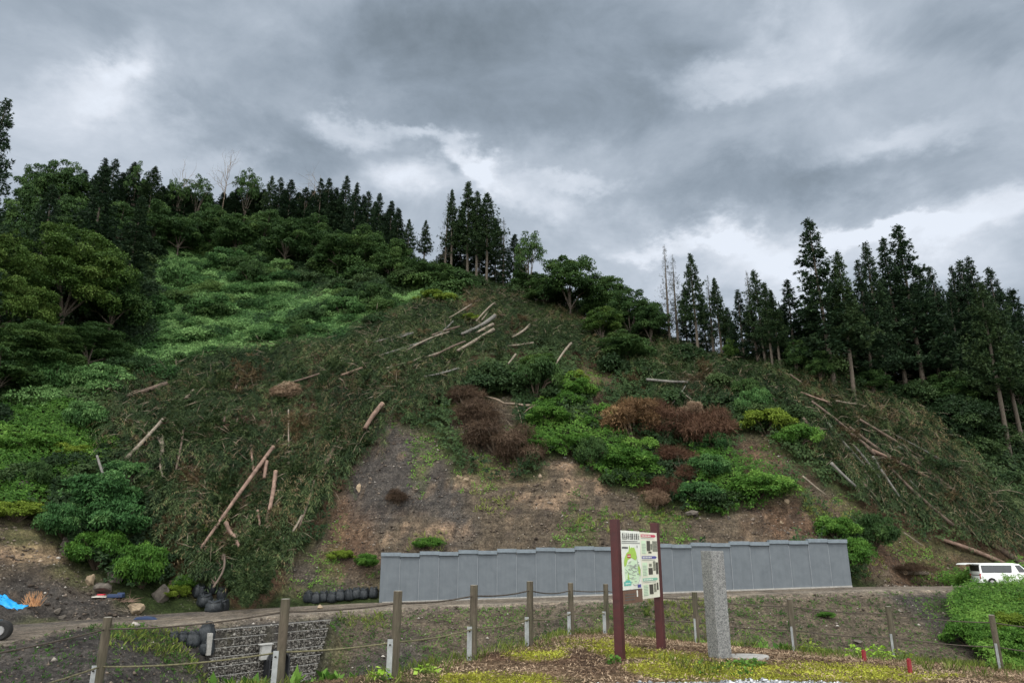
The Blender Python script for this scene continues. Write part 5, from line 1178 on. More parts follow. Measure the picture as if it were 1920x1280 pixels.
# ---------------------------------------------------------------- gabion wall with culvert
M['gstone'] = leafmat('gabion_stone', (.065,.06,.054), (.135,.126,.113), (.25,.238,.215), 0, .9); M['wire'] = simple('galvanised_wire', (.22,.22,.21), (.36,.35,.33), 10, .6, 0, .6)
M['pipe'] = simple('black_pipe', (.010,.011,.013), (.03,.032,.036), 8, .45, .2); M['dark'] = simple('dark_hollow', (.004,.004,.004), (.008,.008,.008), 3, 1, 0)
def gabion():
    d = GB-GA; L_ = float(np.hypot(*d))+.4; ang = math.atan2(d[1], d[0]); e = empty('gabion_wall', (GA[0], GA[1], -6.0), (0, 0, ang))
    rows = 7; rise = .5; r = np.random.default_rng(4)
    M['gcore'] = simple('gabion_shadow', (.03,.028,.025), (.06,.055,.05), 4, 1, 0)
    for i in range(rows):
        z0 = -.35+i*rise; setb = .09*i; x1 = L_+(i-rows)*.18; slope = .02
        n = 560; x = r.uniform(.05, x1, n); z = z0+r.uniform(.03, rise-.03, n); y = setb+r.uniform(-.02, .05, n); k = ~((x > 3.3) & (x < 4.7) & (z < 1.75+0*x) & (z > .2)); x, y, z = x[k], y[k], z[k]; n = len(x)
        base = np.array([(1,0,0),(-1,0,0),(0,1,0),(0,-1,0),(0,0,1),(0,0,-1)], float); Fb = np.array([(0,2,4),(2,1,4),(1,3,4),(3,0,4),(2,0,5),(1,2,5),(3,1,5),(0,3,5)])
        V = base[None]*r.uniform(.7, 1.25, (n, 6, 1))+r.normal(0, .2, (n, 6, 3)); V = V*(.062*np.exp(r.normal(0, .3, n)))[:, None, None]; V += np.stack([x, y, z+x*slope], 1)[:, None]
        me = mesh_np('stone_fill', V.reshape(-1, 3), (Fb[None]+np.arange(n)[:, None, None]*6).reshape(-1, 3), M['gstone'], {'tint': ('FACE', 'FLOAT', np.repeat(r.random(n), 8))})
        mb = MB()
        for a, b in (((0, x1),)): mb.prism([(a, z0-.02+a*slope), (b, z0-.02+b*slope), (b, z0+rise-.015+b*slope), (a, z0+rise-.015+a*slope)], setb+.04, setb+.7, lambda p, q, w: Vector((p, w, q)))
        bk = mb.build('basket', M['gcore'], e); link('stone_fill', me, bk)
        mb = MB()
        for zz in (z0+rise,): mb.tube([(0, setb-.07, zz), (x1, setb-.07, zz+x1*slope)], .018, 5)
        q = 0
        while q < x1: mb.tube([(q, setb-.075, z0+q*slope), (q, setb-.075, z0+rise+q*slope)], .006, 4); q += .5
        mb.build('wire_frame', M['wire'], bk)
    mb = MB(); mb.box((-.14, .15, 2.45), (.24, .5, 1.2)); mb.build('end_block', M['concrete'], e, bevel=.02)
    tag(e, 'stepped wall of wire baskets filled with grey rubble under the road', 'gabion wall')
    mt = e.matrix_basis if False else Matrix.Translation((GA[0], GA[1], -6.0))@Matrix.Rotation(ang, 4, 'Z')
    c = empty('culvert_pipe', mt@Vector((4.0, -.1, .45)), (0, 0, ang)); mb = MB()
    ro = .66; n = 18; S_ = []
    for i in range(n+1):
        t = math.pi*i/n; S_.append((math.cos(t), math.sin(t)))
    outer = [(a*ro, .75+b*ro) for a, b in S_]+[(-ro, -.6), (-ro+.09, -.6)]+[(a*(ro-.09), .75+b*(ro-.09)) for a, b in reversed(S_)]+[(ro-.09, -.6), (ro, -.6)]
    # corrugated hood standing out of the wall
    for k in range(4):
        f = 1.0+.05*(k % 2)
        mb.prism([(a*f, b) for a, b in outer], -.55+k*.2, -.55+k*.2+.19, lambda a, b, q: Vector((a, q, b)))
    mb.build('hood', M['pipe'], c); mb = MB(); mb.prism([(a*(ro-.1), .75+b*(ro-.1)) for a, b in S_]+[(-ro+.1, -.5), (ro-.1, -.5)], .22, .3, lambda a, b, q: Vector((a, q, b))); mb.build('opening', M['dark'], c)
    tag(c, 'black arched drain pipe mouth sticking out of the rubble wall', 'culvert pipe')
    hw = MB(); hw.box((3.30, -.02, 1.75), (.62, .30, .85)); hw.box((3.28, -.05, 2.2), (.85, .40, .06)); h = hw.build('headwall_block', M['white_c'], None, bevel=.015); h.matrix_basis = mt
    tag(h, 'white concrete block set in the rubble wall behind the drain pipe', 'concrete block')
M['white_c'] = simple('white_concrete', (.30,.30,.285), (.42,.415,.40), 4, .8, .15)
gabion()

# ---------------------------------------------------------------- rope fence
def post_mat(nm='fence_post_wood', a=(.040,.033,.026), c=(.120,.104,.080)):
    def f(nt, N, L, b):
        t = tex(N, L, 9, 7, .7, .6, stretch=(2.5, 2.5, .25)); t2 = tex(N, L, 3, 5, .6)
        c1 = ramp(N, L, t, [(.3, a), (.7, c)]); c2 = ramp(N, L, t2, [(.35, (.75,.82,.68)), (.65, (1.1,1.05,1.0))])
        n = N('ShaderNodeVectorMath'); n.operation = 'MULTIPLY'; L(c1, n.inputs[0]); L(c2, n.inputs[1]); L(n.outputs[0], b.inputs['Base Color']); b.inputs['Roughness'].default_value = .9; bump(N, L, b, t, .6, .02)
    return mat(nm, f)
M['post'] = post_mat(); M['plate'] = simple('galvanised_plate', (.22,.23,.23), (.36,.38,.38), 9, .55, .1, .35)
M['rope'] = simple('mossy_rope', (.060,.055,.035), (.17,.16,.085), 30, .9, .5); M['rope_d'] = simple('dark_rope', (.035,.028,.022), (.085,.07,.055), 30, .9, .5)
M['bolt'] = simple('rusty_bolt', (.02,.018,.016), (.05,.045,.04), 9, .6, 0, .6); M['post_top'] = simple('post_end_grain', (.20,.19,.16), (.42,.40,.35), 14, .9, .3)
def fence():
    o0 = Vector(PB[4]); e = empty('rope_fence', o0)
    tops = []
    for i, (x, y, z) in enumerate(PB):
        b = Vector((x, y, z))-o0; r = .061; hgt = POSTS[i][2]+.0; mb = MB(); n = 16
        tilt = Vector((random.uniform(-.012, .012), random.uniform(-.012, .012), 0))
        mb.tube([b+Vector((0, 0, -.35)), b+Vector((0, 0, .5))+tilt*.5, b+Vector((0, 0, hgt-.012))+tilt, b+Vector((0, 0, hgt))+tilt], [r, r*.99, r*.98, r*.93], n, jit=.03, capm=1)
        p = mb.build('post', [M['post'], M['post_top']], e)
        back = i > 6
        mb = MB(); dx = -.058 if not back else -.045; dy = -.05 if not back else -.045
        mb.box(b+Vector((dx, dy, .13)), (.075 if not back else .05, .008, .72 if not back else .8), rz=R(-8 if not back else -50))
        mb.build('bracket', M['plate'], p)
        if not back:
            mb = MB()
            for zz in (.42, .05): q = b+Vector((dx, dy-.008, zz)); mb.tube([q, q+Vector((0, -.016, 0))], .012, 8)
            mb.build('bolt', M['bolt'], p)
        tops.append((Vector((x, y, z))-o0+tilt, hgt))
    for lvl, mt in ((.16, 'rope_d'), (.65, 'rope')):
        prev = Vector((-6.2, PB[0][1]-4.6, PB[0][2]+.02))-o0; ph = 1.12
        seq = [(prev, ph)]+tops+[(Vector((13.6, 13.6, -.95))-o0, 1.1)]
        for i in range(len(seq)-1):
            a = seq[i][0]+Vector((0, 0, seq[i][1]-lvl)); b = seq[i+1][0]+Vector((0, 0, seq[i+1][1]-lvl)); sag = .045*(b-a).length/2.5
            pts = []; m_ = 26
            for k in range(m_+1):
                t = k/m_; pts.append(a.lerp(b, t)-Vector((0, 0, 4*sag*t*(1-t))))
            mb = MB(); mb.tube(pts, [.0105*(1+.18*(k % 2)) for k in range(m_+1)], 7); mb.build('rope', M['rope_d'] if (lvl < .3 and i < 3) or i > 6 else M[mt], e, smooth=True)
    tag(e, 'foreground fence of weathered round posts strung with two ropes', 'fence')
fence()

# ---------------------------------------------------------------- information board
M['redpost'] = simple('dark_red_paint', (.032,.006,.006), (.062,.010,.010), 5, .55, .15, spec=.4)
M['sheet'] = simple('printed_sheet', (.60,.62,.55), (.72,.73,.68), 3, .4, .03, spec=.4)
M['sheet2'] = simple('printed_sheet_cream', (.58,.57,.45), (.70,.69,.60), 3, .4, .03)
def flat(nm, c): return simple(nm, tuple(v*.85 for v in c), c, 14, .5, 0)
M['ink'] = flat('dark_ink', (.09,.09,.085)); M['inkg'] = flat('grey_ink', (.30,.31,.29)); M['mapgreen'] = flat('map_green', (.33,.52,.09)); M['mapred'] = flat('map_red', (.42,.07,.07)); M['teal'] = flat('map_teal', (.10,.42,.36))
M['navy'] = flat('header_navy', (.08,.08,.28)); M['hred'] = flat('header_red', (.50,.05,.10)); M['hgreen'] = flat('header_green', (.20,.45,.33)); M['palegreen'] = flat('map_pale_green', (.55,.70,.50)); M['photo_d'] = flat('photo_dark', (.06,.055,.045)); M['photo_g'] = simple('photo_mix', (.06,.07,.05), (.30,.30,.24), 30, .5, 0); M['brownboard'] = simple('brown_board', (.09,.05,.035), (.17,.10,.07), 4, .7, .2)
def board():
    a = Vector(world_at(1163, 1237, 11.9)); b = Vector(world_at(1240, 1214, 13.35)); a.z = float(fore(a.x, a.y)); b.z = float(fore(b.x, b.y))
    d = (b-a); d.z = 0; L_ = d.length; ang = math.atan2(d.y, d.x); e = empty('information_board', a, (0, 0, ang)); r = random.Random(5)
    for x, ht, z0 in ((0, 2.10, 0), (L_, 2.07+a.z-b.z, b.z-a.z)):
        mb = MB(); mb.box((x, 0, (2.10-.3+ (0))/2), (.128, .128, 2.10+.3)); mb.build('post', M['redpost'], e, bevel=.006)
    # local frame: x along the board, z up, front towards -y
    x0, x1 = .078, L_-.078; zt, zb = 1.93, .86; xm = x0+(x1-x0)*.50
    def Q(u, z, dd): return Vector((u, -.030-dd, z))
    def slab(nm, xa, xb, za, zb_, mt, par, dd, th=.004):
        m_ = MB(); m_.prism([(xa, za), (xb, za), (xb, zb_), (xa, zb_)], dd, dd+th, lambda p, q, w: Q(p, q, w)); return m_.build(nm, M[mt], par)
    L0, L1 = x0, xm-.004; R0, R1 = xm+.004, x1
    left = slab('map_panel', L0, L1, 1.01, zt, 'sheet', e, 0, .03); right = slab('photo_panel', R0, R1, .84, zt-.01, 'sheet2', e, .0, .03)
    low = slab('lower_plate', L0, L1, .80, 1.0, 'brownboard', e, 0, .03)
    fr = MB(); fr.box(((L0+L1)/2, -.012, 1.37), (L1-L0, .03, 1.10)); fr.box(((R0+R1)/2, -.012, 1.38), (R1-R0, .03, 1.04)); fr.build('backing', M['plate'], e)
    f0 = .0315
    def S(nm, par, p0, p1, side, mts, items, dd=f0):
        m_ = MB()
        for (ua, za, ub, zb_, mi) in items:
            xa = p0+(p1-p0)*ua; xb = p0+(p1-p0)*ub; m_.prism([(xa, za), (xb, za), (xb, zb_), (xa, zb_)], dd, dd+.002, lambda p, q, w: Q(p, q, w), mi)
        return m_.build(nm, [M[k] for k in mts], par)
    # title band with large characters made of strokes
    S('title_band', left, L0, L1, 0, ['inkg'], [(.02,1.725,.98,1.745,0)])
    it = []
    for c in range(9):
        u0 = .04+c*.105; u1 = u0+.088
        for k in range(r.choice((3, 4))): z = 1.785+.10*(k+.3)/4; it.append((u0+r.random()*.02, z, u1-r.random()*.02, z+.010, 0))
        for k in range(r.choice((2, 3))): u = u0+.01+(u1-u0)*r.random()*.8; it.append((u, 1.785+.02*r.random(), u+.014, 1.89, 0))
    S('title_lettering', left, L0, L1, 0, ['ink'], it)
    S('subtitle_lettering', left, L0, L1, 0, ['ink'], [(.03+.045*i, 1.645, .03+.045*i+.034, 1.675, 0) for i in range(7)]+[(.03+.03*i, 1.757, .055+.03*i, 1.768, 0) for i in range(28)])
    m_ = MB(); pts = [(.10,1.42),(.14,1.50),(.26,1.58),(.36,1.60),(.41,1.70),(.46,1.645),(.52,1.67),(.60,1.66),(.66,1.67),(.74,1.60),(.80,1.50),(.70,1.46),(.50,1.50),(.30,1.47),(.20,1.38),(.12,1.36)]
    m_.prism([(L0+(L1-L0)*a_, b_) for a_, b_ in pts], f0, f0+.002, lambda p, q, w: Q(p, q, w)); m_.build('green_area', M['mapgreen'], left)
    m_ = MB(); m_.prism([(L0+(L1-L0)*a_, b_) for a_, b_ in [(.10,1.34),(.45,1.46),(.82,1.47),(.90,1.25),(.84,1.10),(.30,1.08),(.14,1.14)]], f0-.001, f0, lambda p, q, w: Q(p, q, w)); m_.build('pale_area', M['palegreen'], left)
    m_ = MB()
    for pl in ([(.80,1.34),(.88,1.40),(.96,1.30),(.93,1.20),(.86,1.24)], [(.24,1.16),(.30,1.28),(.34,1.15)]): m_.prism([(L0+(L1-L0)*a_, b_) for a_, b_ in pl], f0+.001, f0+.003, lambda p, q, w: Q(p, q, w))
    m_.build('valley_area', M['mapgreen'], left)
    m_ = MB()
    for rt in ([(.15,1.33),(.3,1.27),(.42,1.25),(.6,1.22)],[(.5,1.36),(.9,1.37)],[(.74,1.55),(.82,1.40),(.95,1.30),(.90,1.16),(.78,1.08),(.60,1.07),(.52,1.09)],[(.45,1.33),(.62,1.27),(.8,1.30)],[(.25,1.20),(.5,1.17),(.7,1.18)]):
        m_.tube([Q(L0+(L1-L0)*a_, b_, f0+.003) for a_, b_ in rt], .0035, 4)
    m_.build('route_lines', M['inkg'], left)
    S('place_names', left, L0, L1, 0, ['inkg'], [(u, z, u+.10, z+.010, 0) for u, z in [(r.uniform(.12, .8), r.uniform(1.06, 1.44)) for _ in range(34)]]+[(.80,1.66,.84,1.70,0)], f0+.0035)
    S('red_label', left, L0, L1, 0, ['mapred', 'sheet'], [(.27,1.50,.45,1.56,0)], f0+.0036); S('red_label_text', left, L0, L1, 0, ['sheet'], [(.29,1.523,.43,1.535,0)], f0+.0058)
    S('teal_label', left, L0, L1, 0, ['teal'], [(.06,1.075,.42,1.135,0),(.14,1.135,.36,1.155,0)], f0+.0036); S('teal_label_text', left, L0, L1, 0, ['sheet'], [(.11,1.10,.36,1.112,0)], f0+.0058)
    S('navy_label', left, L0, L1, 0, ['navy'], [(.76,1.03,.93,1.08,0)], f0+.0036); S('plate_lettering', low, L0, L1, 0, ['ink', 'sheet'], [(.08,.93,.62,.945,0),(.08,.89,.60,.905,0),(.08,.85,.58,.865,0),(.69,.89,.75,.99,1)])
    for z, mt, nm in ((1.86,'hred','red_header'), (1.50,'navy','navy_header'), (1.14,'hgreen','green_header')):
        m_ = MB(); w = R1-R0; m_.prism([(R0+w*.05, z-.02), (R0+w*.84, z-.02), (R0+w*.93, z+.005), (R0+w*.84, z+.025), (R0+w*.05, z+.025)], f0, f0+.002, lambda p, q, w_: Q(p, q, w_)); h = m_.build(nm, M[mt], right)
        S('header_lettering', h, R0, R1, 0, ['sheet'], [(.09+.09*i, z-.008, .15+.09*i, z+.012, 0) for i in range(6)], f0+.0025)
        S('caption', right, R0, R1, 0, ['inkg'], [(.05+.05*i, z-.045, .09+.05*i, z-.036, 0) for i in range(15)])
    for it in [(.36,1.61,.56,1.78,0),(.70,1.60,.98,1.78,1),(.58,1.63,.68,1.73,1),(.44,1.57,.62,1.60,0),(.40,1.22,.64,1.33,0),(.68,1.28,.82,1.44,1),(.84,1.22,.97,1.42,0),(.44,1.35,.60,1.40,1),(.40,.90,.62,1.06,0),(.66,.93,.80,1.07,1),(.84,.96,.93,1.08,0)]:
        S('photo', right, R0, R1, 0, ['photo_d', 'photo_g'], [it])
    for it in [(.06,1.56,.32,1.78,0),(.06,1.20,.34,1.42,0),(.06,.88,.34,1.06,0)]: S('note', right, R0, R1, 0, ['palegreen'], [it], f0-.001)
    S('notes_lettering', right, R0, R1, 0, ['inkg'], [(.08, z0+k*.025, .30-.06*r.random(), z0+k*.025+.008, 0) for z0 in (1.57, 1.21, .89) for k in range(7)], f0+.0015)
    tag(e, 'notice board with map and photos between two dark red square posts', 'notice board')
board()

# ---------------------------------------------------------------- granite pillar, base slab, stakes
def granite():
    def f(nt, N, L, b):
        g = N('ShaderNodeTexVoronoi'); g.inputs['Scale'].default_value = 85; tc = N('ShaderNodeTexCoord'); L(tc.outputs['Object'], g.inputs['Vector'])
        t = tex(N, L, 26, 4, .8); ad = N('ShaderNodeMath'); ad.operation = 'MULTIPLY_ADD'; L(g.outputs['Color'], ad.inputs[0]); ad.inputs[1].default_value = .65; L(t, ad.inputs[2])
        L(ramp(N, L, ad.outputs[0], [(.35, (.045,.045,.047)), (.72, (.108,.110,.110)), (1.0, (.23,.23,.225))]), b.inputs['Base Color']); b.inputs['Roughness'].default_value = .45; bump(N, L, b, t, .3, .01)
    return mat('granite', f)
M['granite'] = granite(); M['polish'] = simple('polished_granite', (.16,.19,.175), (.30,.34,.32), 25, .12, 0, spec=.6)
def pillar():
    p = Vector(world_at(1350, 1231, 12.2)); p.z = float(fore(p.x, p.y)); e = empty('stone_pillar', p, (0, 0, R(24)))
    mb = MB(); mb.box((0, 0, .72), (.26, .26, 1.80)); mb.build('shaft', M['granite'], e, bevel=.008)
    mb = MB(); mb.box((.132, -.01, .66), (.006, .17, 1.30)); mb.build('polished_face', M['polish'], e)
    mb = MB()
    for k in range(8): z = 1.17-k*.14; mb.box((.136, -.01, z), (.003, .10, .012)); mb.box((.136, -.01, z-.04), (.003, .012, .08)); mb.box((.136, .02, z-.03), (.003, .07, .010))
    mb.build('carved_lettering', M['ink'], e); tag(e, 'square speckled granite pillar standing on the mossy ground', 'stone pillar')
    q = Vector(world_at(1400, 1233, 12.3)); q.z = float(fore(q.x, q.y))+.012; mb = MB(); pts = []
    for k in range(14): t = k/14*6.283; pts.append((math.cos(t)*.36*(1+.12*math.sin(3*t)), math.sin(t)*.30*(1+.1*math.cos(2*t))))
    mb.prism(pts, -.08, .02, lambda a, b, c: Vector((a, b, c))); tag(mb.build('flat_stone', M['concrete'], None, bevel=.008, loc=q), 'flat grey stone slab in the moss beside the granite pillar', 'stone slab')
pillar()
M['redstake'] = simple('red_stake_paint', (.16,.015,.02), (.28,.03,.035), 8, .5, .1)
for x, yb, yt, w, l in ((1621,1239,1223,5.5,'left short red plastic stake in the litter before the fence'),(1707,1262,1241,5.5,'right short red stake nearest the gravel edge')):
    p = hit(x, yb, 0, 5); p.z = float(fore(p.x, p.y)); hgt = (yb-yt)*p.y/F*1.03; w_ = w*p.y/F; mb = MB()
    mb.box((0, 0, hgt/2-.06), (w_, w_*.8, hgt+.12)); mb.prism([(-w_/2, hgt), (w_/2, hgt), (w_*.1, hgt+.02), (-w_*.1, hgt+.02)], -w_*.4, w_*.4, lambda a, b, c: Vector((a, c, b))); tag(mb.build('red_stake', M['redstake'], None, loc=p, rot=(0, R(2), R(20))), l, 'stake')

# ---------------------------------------------------------------- white van
M['van'] = simple('white_van_paint', (.70,.72,.72), (.78,.80,.80), 1.5, .28, 0, spec=.5); M['glass'] = simple('tinted_glass', (.018,.022,.026), (.03,.035,.04), 2, .08, 0, spec=.6)
M['rubber'] = simple('tyre_rubber', (.012,.012,.012), (.03,.03,.03), 12, .85, .2); M['rim'] = simple('steel_rim', (.30,.30,.30), (.45,.45,.45), 9, .4, 0, .7); M['trim'] = simple('black_trim', (.015,.015,.016), (.03,.03,.03), 6, .6, 0); M['tail'] = flat('tail_lamp_red', (.45,.03,.03)); M['seam'] = simple('panel_seam', (.25,.26,.26), (.32,.33,.33), 4, .6, 0)
def van():
    a = Vector(world_at(1832, 1100, 68)); sc = 1.0; z0 = float(Hq(a.x+2, a.y)); e = empty('white_van', (a.x, a.y, z0), (0, 0, R(-3)))
    W_ = 1.69; mb = MB()
    # side profile, rear at x=0, front at x=4.7
    prof = [(.06,.38),(.02,.55),(.05,.95),(.03,1.15),(.12,1.80),(.20,1.93),(.5,1.98),(3.1,1.98),(3.6,1.90),(4.25,1.22),(4.62,1.02),(4.70,.70),(4.68,.38)]
    def arc(cx): return [(cx+.40*math.cos(t), .33+.40*math.sin(t)) for t in [math.pi*k/10 for k in range(11)] if .33+.40*math.sin(t) > .36]
    bottom = [(4.3,.30)]+[(3.85+.40, .30)]+arc(3.78)+[(3.36,.30),(1.35,.30)]+arc(.95)[0:]+[(.53,.30),(.1,.30)]
    P_ = prof+bottom
    n = len(P_)
    # inset the flanks towards the roof
    def pt(x, z, y): k = max(0, (z-1.05))/.93; return Vector((x, y*(1-.13*k*k-.04*k), z))
    V = [pt(x, z, -W_/2) for x, z in P_]+[pt(x, z, W_/2) for x, z in P_]; mb.add(V, [tuple(range(n)), tuple(range(2*n-1, n-1, -1))]+[(i, n+i, n+(i+1) % n, (i+1) % n) for i in range(n)])
    body = mb.build('body', M['van'], e)
    def sidew(nm, poly, mt, off=.006, par=body):
        m_ = MB(); n_ = len(poly)
        for s in (-1,):
            V_ = [pt(x, z, s*(W_/2))+Vector((0, s*off, 0)) for x, z in poly]+[pt(x, z, s*(W_/2))+Vector((0, -s*.02, 0)) for x, z in poly]
            m_.add(V_, [tuple(range(n_)), tuple(range(2*n_-1, n_-1, -1))]+[(i, n_+i, n_+(i+1) % n_, (i+1) % n_) for i in range(n_)])
        return m_.build(nm, M[mt], par)
    sidew('side_window', [(.26,1.16),(2.72,1.16),(2.80,1.22),(2.90,1.74),(2.86,1.80),(.28,1.80),(.22,1.76),(.22,1.20)], 'glass')
    sidew('front_window', [(3.42,1.20),(4.12,1.20),(3.62,1.80),(3.22,1.80),(3.20,1.76)], 'glass')
    sidew('waist_line', [(.1,.985),(4.5,.985),(4.5,1.005),(.1,1.005)], 'seam', .003); sidew('door_seam', [(3.10,.42),(3.12,.42),(3.12,1.9),(3.10,1.9)], 'seam', .003); sidew('door_seam', [(1.80,.42),(1.815,.42),(1.815,1.12),(1.80,1.12)], 'seam', .003)
    sidew('door_handle', [(3.22,1.04),(3.42,1.04),(3.42,1.09),(3.22,1.09)], 'trim', .03)
    m_ = MB(); m_.box((.03, 0, .42), (.22, 1.66, .22)); m_.build('rear_bumper', M['van'], body, bevel=.03); m_ = MB(); m_.box((.05, 0, .30), (.24, 1.5, .10)); m_.build('bumper_skirt', M['trim'], body)
    m_ = MB(); m_.box((.055, -.78, .86), (.10, .12, .42)); m_.build('tail_lamp', M['tail'], body); m_ = MB(); m_.box((.055, .78, .86), (.10, .12, .42)); m_.build('tail_lamp', M['tail'], body)
    m_ = MB(); m_.box((.062, 0, 1.2), (.03, 1.4, 1.2)); m_.build('load_opening', M['trim'], body)
    # raised tailgate
    m_ = MB(); q = [(.14,1.90),(-.5,1.925),(-.95,1.90),(-1.12,1.83),(-1.14,1.86),(-.95,1.96),(-.5,1.99),(.16,1.98)]; m_.prism(q, -.76, .76, lambda x, z, y: Vector((x, y, z))); tg = m_.build('tailgate', M['van'], e)
    m_ = MB(); m_.prism([(-.05,1.892),(-.5,1.915),(-.48,1.92),(-.05,1.90)], -.6, .6, lambda x, z, y: Vector((x, y, z))); m_.build('rear_window', M['glass'], tg)
    m_ = MB(); m_.tube([(.12, -.7, 1.45), (-.45, -.7, 1.90)], .012, 6); m_.tube([(.12, .7, 1.45), (-.45, .7, 1.90)], .012, 6); m_.build('gas_strut', M['trim'], tg)
    for cx in (.95, 3.78):
        for s in (-1, 1):
            m_ = MB(); m_.tube([(cx, s*.62, .33), (cx, s*.83, .33)], .325, 24); w = m_.build('wheel', M['rubber'], e); m_ = MB(); m_.tube([(cx, s*.78, .33), (cx, s*.845, .33)], .20, 18); m_.build('rim', M['rim'], w)
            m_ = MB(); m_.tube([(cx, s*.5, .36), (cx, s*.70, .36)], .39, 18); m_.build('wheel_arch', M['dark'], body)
    m_ = MB(); m_.box((4.62, -.62, .80), (.12, .34, .22)); m_.build('headlight', M['sheet'], body); m_ = MB(); m_.box((4.62, .62, .80), (.12, .34, .22)); m_.build('headlight', M['sheet'], body)
    m_ = MB(); m_.box((4.66, 0, .45), (.16, 1.66, .24)); m_.build('front_bumper', M['van'], body, bevel=.03)
    m_ = MB(); w = [(3.64,1.86),(4.22,1.26)]; m_.add([(3.655,-.66,1.872),(3.655,.66,1.872),(4.27,.74,1.25),(4.27,-.74,1.25)], [(0,1,2,3)]); m_.build('windscreen', M['glass'], body, loc=(.02, 0, .02))
    tag(e, 'white passenger van with raised tailgate parked at the right edge', 'van')
van()

# ---------------------------------------------------------------- vehicle at the left edge, tarp, scrap
M['machine'] = simple('machine_paint', (.05,.075,.09), (.09,.12,.14), 3, .5, .1)
def machine():
    p = Vector(world_at(1, 1200, 39.5)); p.z = float(Hq(p.x, p.y)); e = empty('wheeled_dumper', p, (0, 0, R(12)))
    for cx in (-.05, -2.3):
        m_ = MB(); m_.tube([(cx, -.25, .48), (cx, -.18, .48), (cx, .18, .48), (cx, .25, .48)], [.42, .48, .48, .42], 26); w = m_.build('wheel', M['rubber'], e, smooth=False); m_ = MB(); m_.tube([(cx, -.30, .48), (cx, -.2, .48)], [.22, .26], 20); m_.build('rim', M['rim'], w)
    m_ = MB(); m_.box((-1.9, .75, .75), (2.6, 1.2, .35)); m_.build('chassis', M['machine'], e, bevel=.03)
    m_ = MB(); m_.prism([(-3.6,1.0),(-1.5,1.0),(-1.4,1.55),(-3.7,1.55)], .2, 1.5, lambda x, z, y: Vector((x, y, z))); m_.build('skip', M['machine'], e, bevel=.03)
    tag(e, 'black-tyred work vehicle cut by the left edge, only its front wheel showing', 'dumper')
machine()
def tarp():
    p = ground(22, 1138, 40); s = p.y/F; n = 22; m_ = 12; V = []; Fc = []
    for i in range(n+1):
        for j in range(m_+1):
            u = i/n*2-1; v = j/m_*2-1; rr = min(1, math.hypot(u*.9, v)); x = u*28*s*(1-.15*abs(v)); y = v*.38; z = (1-rr**3)*.10+float(fbm(u*4+3, v*3, 3))*.16+.04
            V.append((x, y, max(.0, z)+float(Hq(p.x+x, p.y+y))-p.z))
    for i in range(n):
        for j in range(m_): Fc.append((i*(m_+1)+j, (i+1)*(m_+1)+j, (i+1)*(m_+1)+j+1, i*(m_+1)+j+1))
    mb = MB(); mb.add(V, Fc); M['tarp'] = simple('blue_tarp', (.008,.20,.48), (.02,.34,.72), 5, .35, .3); o = mb.build('blue_tarpaulin', M['tarp'], None, smooth=True, loc=p-Vector((0, 0, .02)))
    md = o.modifiers.new('thickness', 'SOLIDIFY'); md.thickness = .02; tag(o, 'bright blue crumpled tarpaulin lying on the dark gravel at the left edge', 'tarpaulin')
tarp()
def twigs(x, yb, w, h, n, mt, label, flatness=.2, dmin=40, name='twig_bundle'):
    p = ground(x, yb, dmin); s = p.y/F; mb = MB(); r = random.Random(int(x*7+yb))
    for i in range(n):
        q = Vector((r.uniform(-.5, .5)*w*s, r.uniform(-.4, .4), .02)); d = Vector((r.gauss(0, 1), r.gauss(0, .6), abs(r.gauss(0, 1))*flatness*3+.05)).normalized()*h*s*r.uniform(.5, 1.2)
        mb.tube([q, q+d*.5+Vector((0, 0, r.uniform(0, .06))), q+d], [.02, .014, .006], 4, cap=False)
    tag(mb.build(name, M[mt], None, loc=p), label, 'twigs')
M['orange_w'] = simple('orange_wood', (.35,.17,.08), (.60,.33,.16), 5, .85, 0)
twigs(61,1137,20,24,60,'orange_w','small spiky bundle of orange dry twigs beside the blue tarpaulin',.9)
twigs(225,1130,60,26,46,'log_pink','tangle of pale cut branches trailing off the scrap heap',.12)
twigs(238,1148,30,26,16,'log_pale','few curved branches hanging down by the tan broken rock',.1)
twigs(1690,1075,60,24,40,'twig','tangled pale branches on the debris heap beside the road',.4,50)
twigs(1650,1080,30,22,26,'twig','small knot of bare roots at the end of the debris heap',.6,50)
twigs(1300,780,50,40,40,'twig','bare grey twigs standing above the maroon bushes',.9,50)
twigs(1290,900,24,60,14,'twig','bare grey branch between the lower maroon bush and the blue-green bush',.8,50)
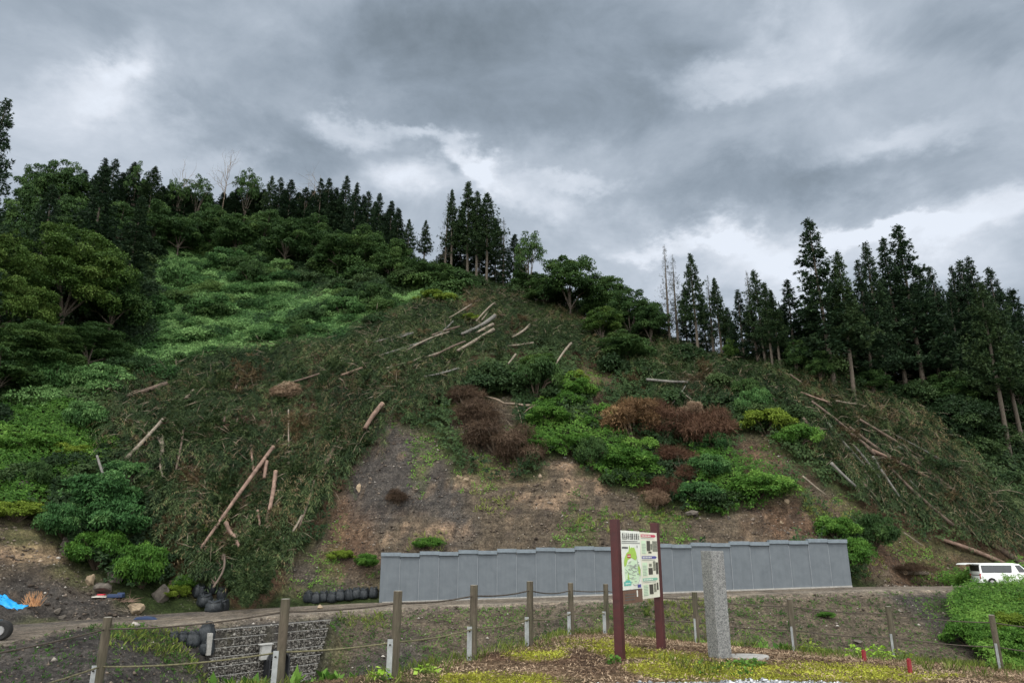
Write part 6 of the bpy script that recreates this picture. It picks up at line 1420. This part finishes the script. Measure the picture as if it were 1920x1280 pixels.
def boards():
    M['redcloth'] = flat('red_sheet', (.50,.03,.05)); M['whiteb'] = flat('white_board', (.62,.58,.52)); M['bluecloth'] = flat('dark_blue_sheet', (.03,.05,.11))
    p = ground(187, 1121, 40); mb = MB(); mb.box((0, 0, .09), (1.0, .5, .06), rz=.2); mb.box((.08, .05, .16), (.7, .4, .04), rz=-.1); tag(mb.build('timber_boards', M['whiteb'], None, loc=p), 'pale boards stacked flat at the foot of the thicket', 'boards')
    mb = MB(); mb.box((0, 0, 0), (.50, .35, .09), rz=.1); tag(mb.build('red_crate', M['redcloth'], None, bevel=.02, loc=p+Vector((.05, .05, .245))), 'small red flat crate lying on the pale boards', 'crate')
    p = ground(217, 1121, 40); mb = MB(); V = []
    mb.box((0, 0, .16), (1.1, .6, .25), rz=.1); mb.box((.3, .1, .32), (.5, .4, .14), rz=.5); o = mb.build('folded_sheet', M['bluecloth'], None, bevel=.05, loc=p); tag(o, 'dark blue bundled sheet right of the red crate', 'sheet')
    for k in range(4): pass
    p = ground(272, 1161, 36); mb = MB(); pts = [(-.7,0),(-.5,.16),(0,.2),(.5,.14),(.75,0)]; mb.prism(pts, -.25, .25, lambda a, b, c: Vector((a, c, b))); tag(mb.build('plastic_sheet', M['bluecloth'], None, bevel=.03, loc=p), 'dark plastic sheet at the road edge below the tan broken rock', 'sheet')
boards()
# small broad-leaved plants along the fence
def plant(x, yb, w, h, mt, label, n=60, seed=0):
    p = hit(x, yb, 0, 5); p.z = float(H(p.x, p.y)); s = p.y/F; r = np.random.default_rng(seed+int(x)); k = n
    a = r.uniform(0, 6.28, k); rr = r.random(k)**.6; C = np.stack([np.cos(a)*rr*w*s*.5, np.sin(a)*rr*w*s*.4, h*s*(1-rr**2*.6)*r.uniform(.35, 1.0, k)], 1)
    D = unit(np.stack([np.cos(a), np.sin(a), r.uniform(-.5, .3, k)], 1)+r.normal(0, .3, (k, 3))); V, Fq = leaf_quads(C, D, unit(np.array([0, 0, 1.])+r.normal(0, .35, (k, 3))), r.uniform(.045, .095, k), r.uniform(.035, .075, k))
    e = empty('leafy_plant', p); me = mesh_np('leaves', V, Fq, M[mt], {'tint': ('FACE', 'FLOAT', np.clip(r.normal(.62, .2, k), 0, 1))}); link('leaves', me, e)
    mb = MB()
    for i in range(min(14, k)): mb.tube([(0, 0, -.03), tuple(C[i]*.6), tuple(C[i])], [.006, .004, .003], 4, cap=False)
    mb.build('stems', M['stemg'], e); tag(e, label, 'plant')
M['stemg'] = flat('green_stem', (.12,.20,.05)); M['lime'] = leafmat('lime_leaf', (.08,.17,.012), (.20,.36,.03), (.36,.52,.09), .3)
for a in [(958,1212,66,24,'lime','bright lime trailing plant left of the fifth fence post',150),(800,1262,48,14,'lime','low lime plant right of the third fence post',60),(716,1276,34,22,'lime','lime plant at the left foot of the third fence post',50),
 (895,1235,22,20,'shrub_g','small green weed at the foot of the fourth fence post',40),(1122,1182,30,22,'lime','lime plant left of the corner post',70),(1180,1188,36,34,'shrub_y','leafy plant seen behind the near red post',80),
 (1215,1192,30,24,'shrub_g','leafy plant left of the far red post',70),(1262,1196,46,34,'shrub_y','yellowish leafy plant right of the far red post',110),(1295,1198,24,22,'shrub_g','leafy plant left of the post behind the pillar',60),
 (1392,1212,40,30,'lime','lime plant right of the granite pillar',80),(1415,1208,50,44,'shrub_y','tall yellow-green weed right of the granite pillar',110),(1466,1214,30,12,'shrub_g','low weed left of the ninth fence post',40),
 (1520,1224,50,26,'shrub_y','yellow-green plant right of the ninth fence post',100),(1555,1226,40,24,'grass','spiky pale plant in the gap between two right posts',60),(1605,1234,30,22,'lime','round lime plant left of the left red stake',70),(1645,1236,56,24,'lime','broad lime plant between stake and leaning right post',130),
 (1692,1238,34,22,'shrub_y','pale weed right of the leaning right post',50),(1152,1244,18,16,'shrub_g','small grey-green weed at the foot of the near red post',50),(1400,1246,60,10,'shrub_g','low green creeping weed patch in front of the pillar',120),
 (1840,1246,50,20,'shrub_y','yellow weeds left of the last fence post',70)]: plant(*a[:6], n=a[6])
print('objects', len(bpy.data.objects), 'polys', sum(len(o.data.polygons) for o in bpy.data.objects if o.type == 'MESH'))
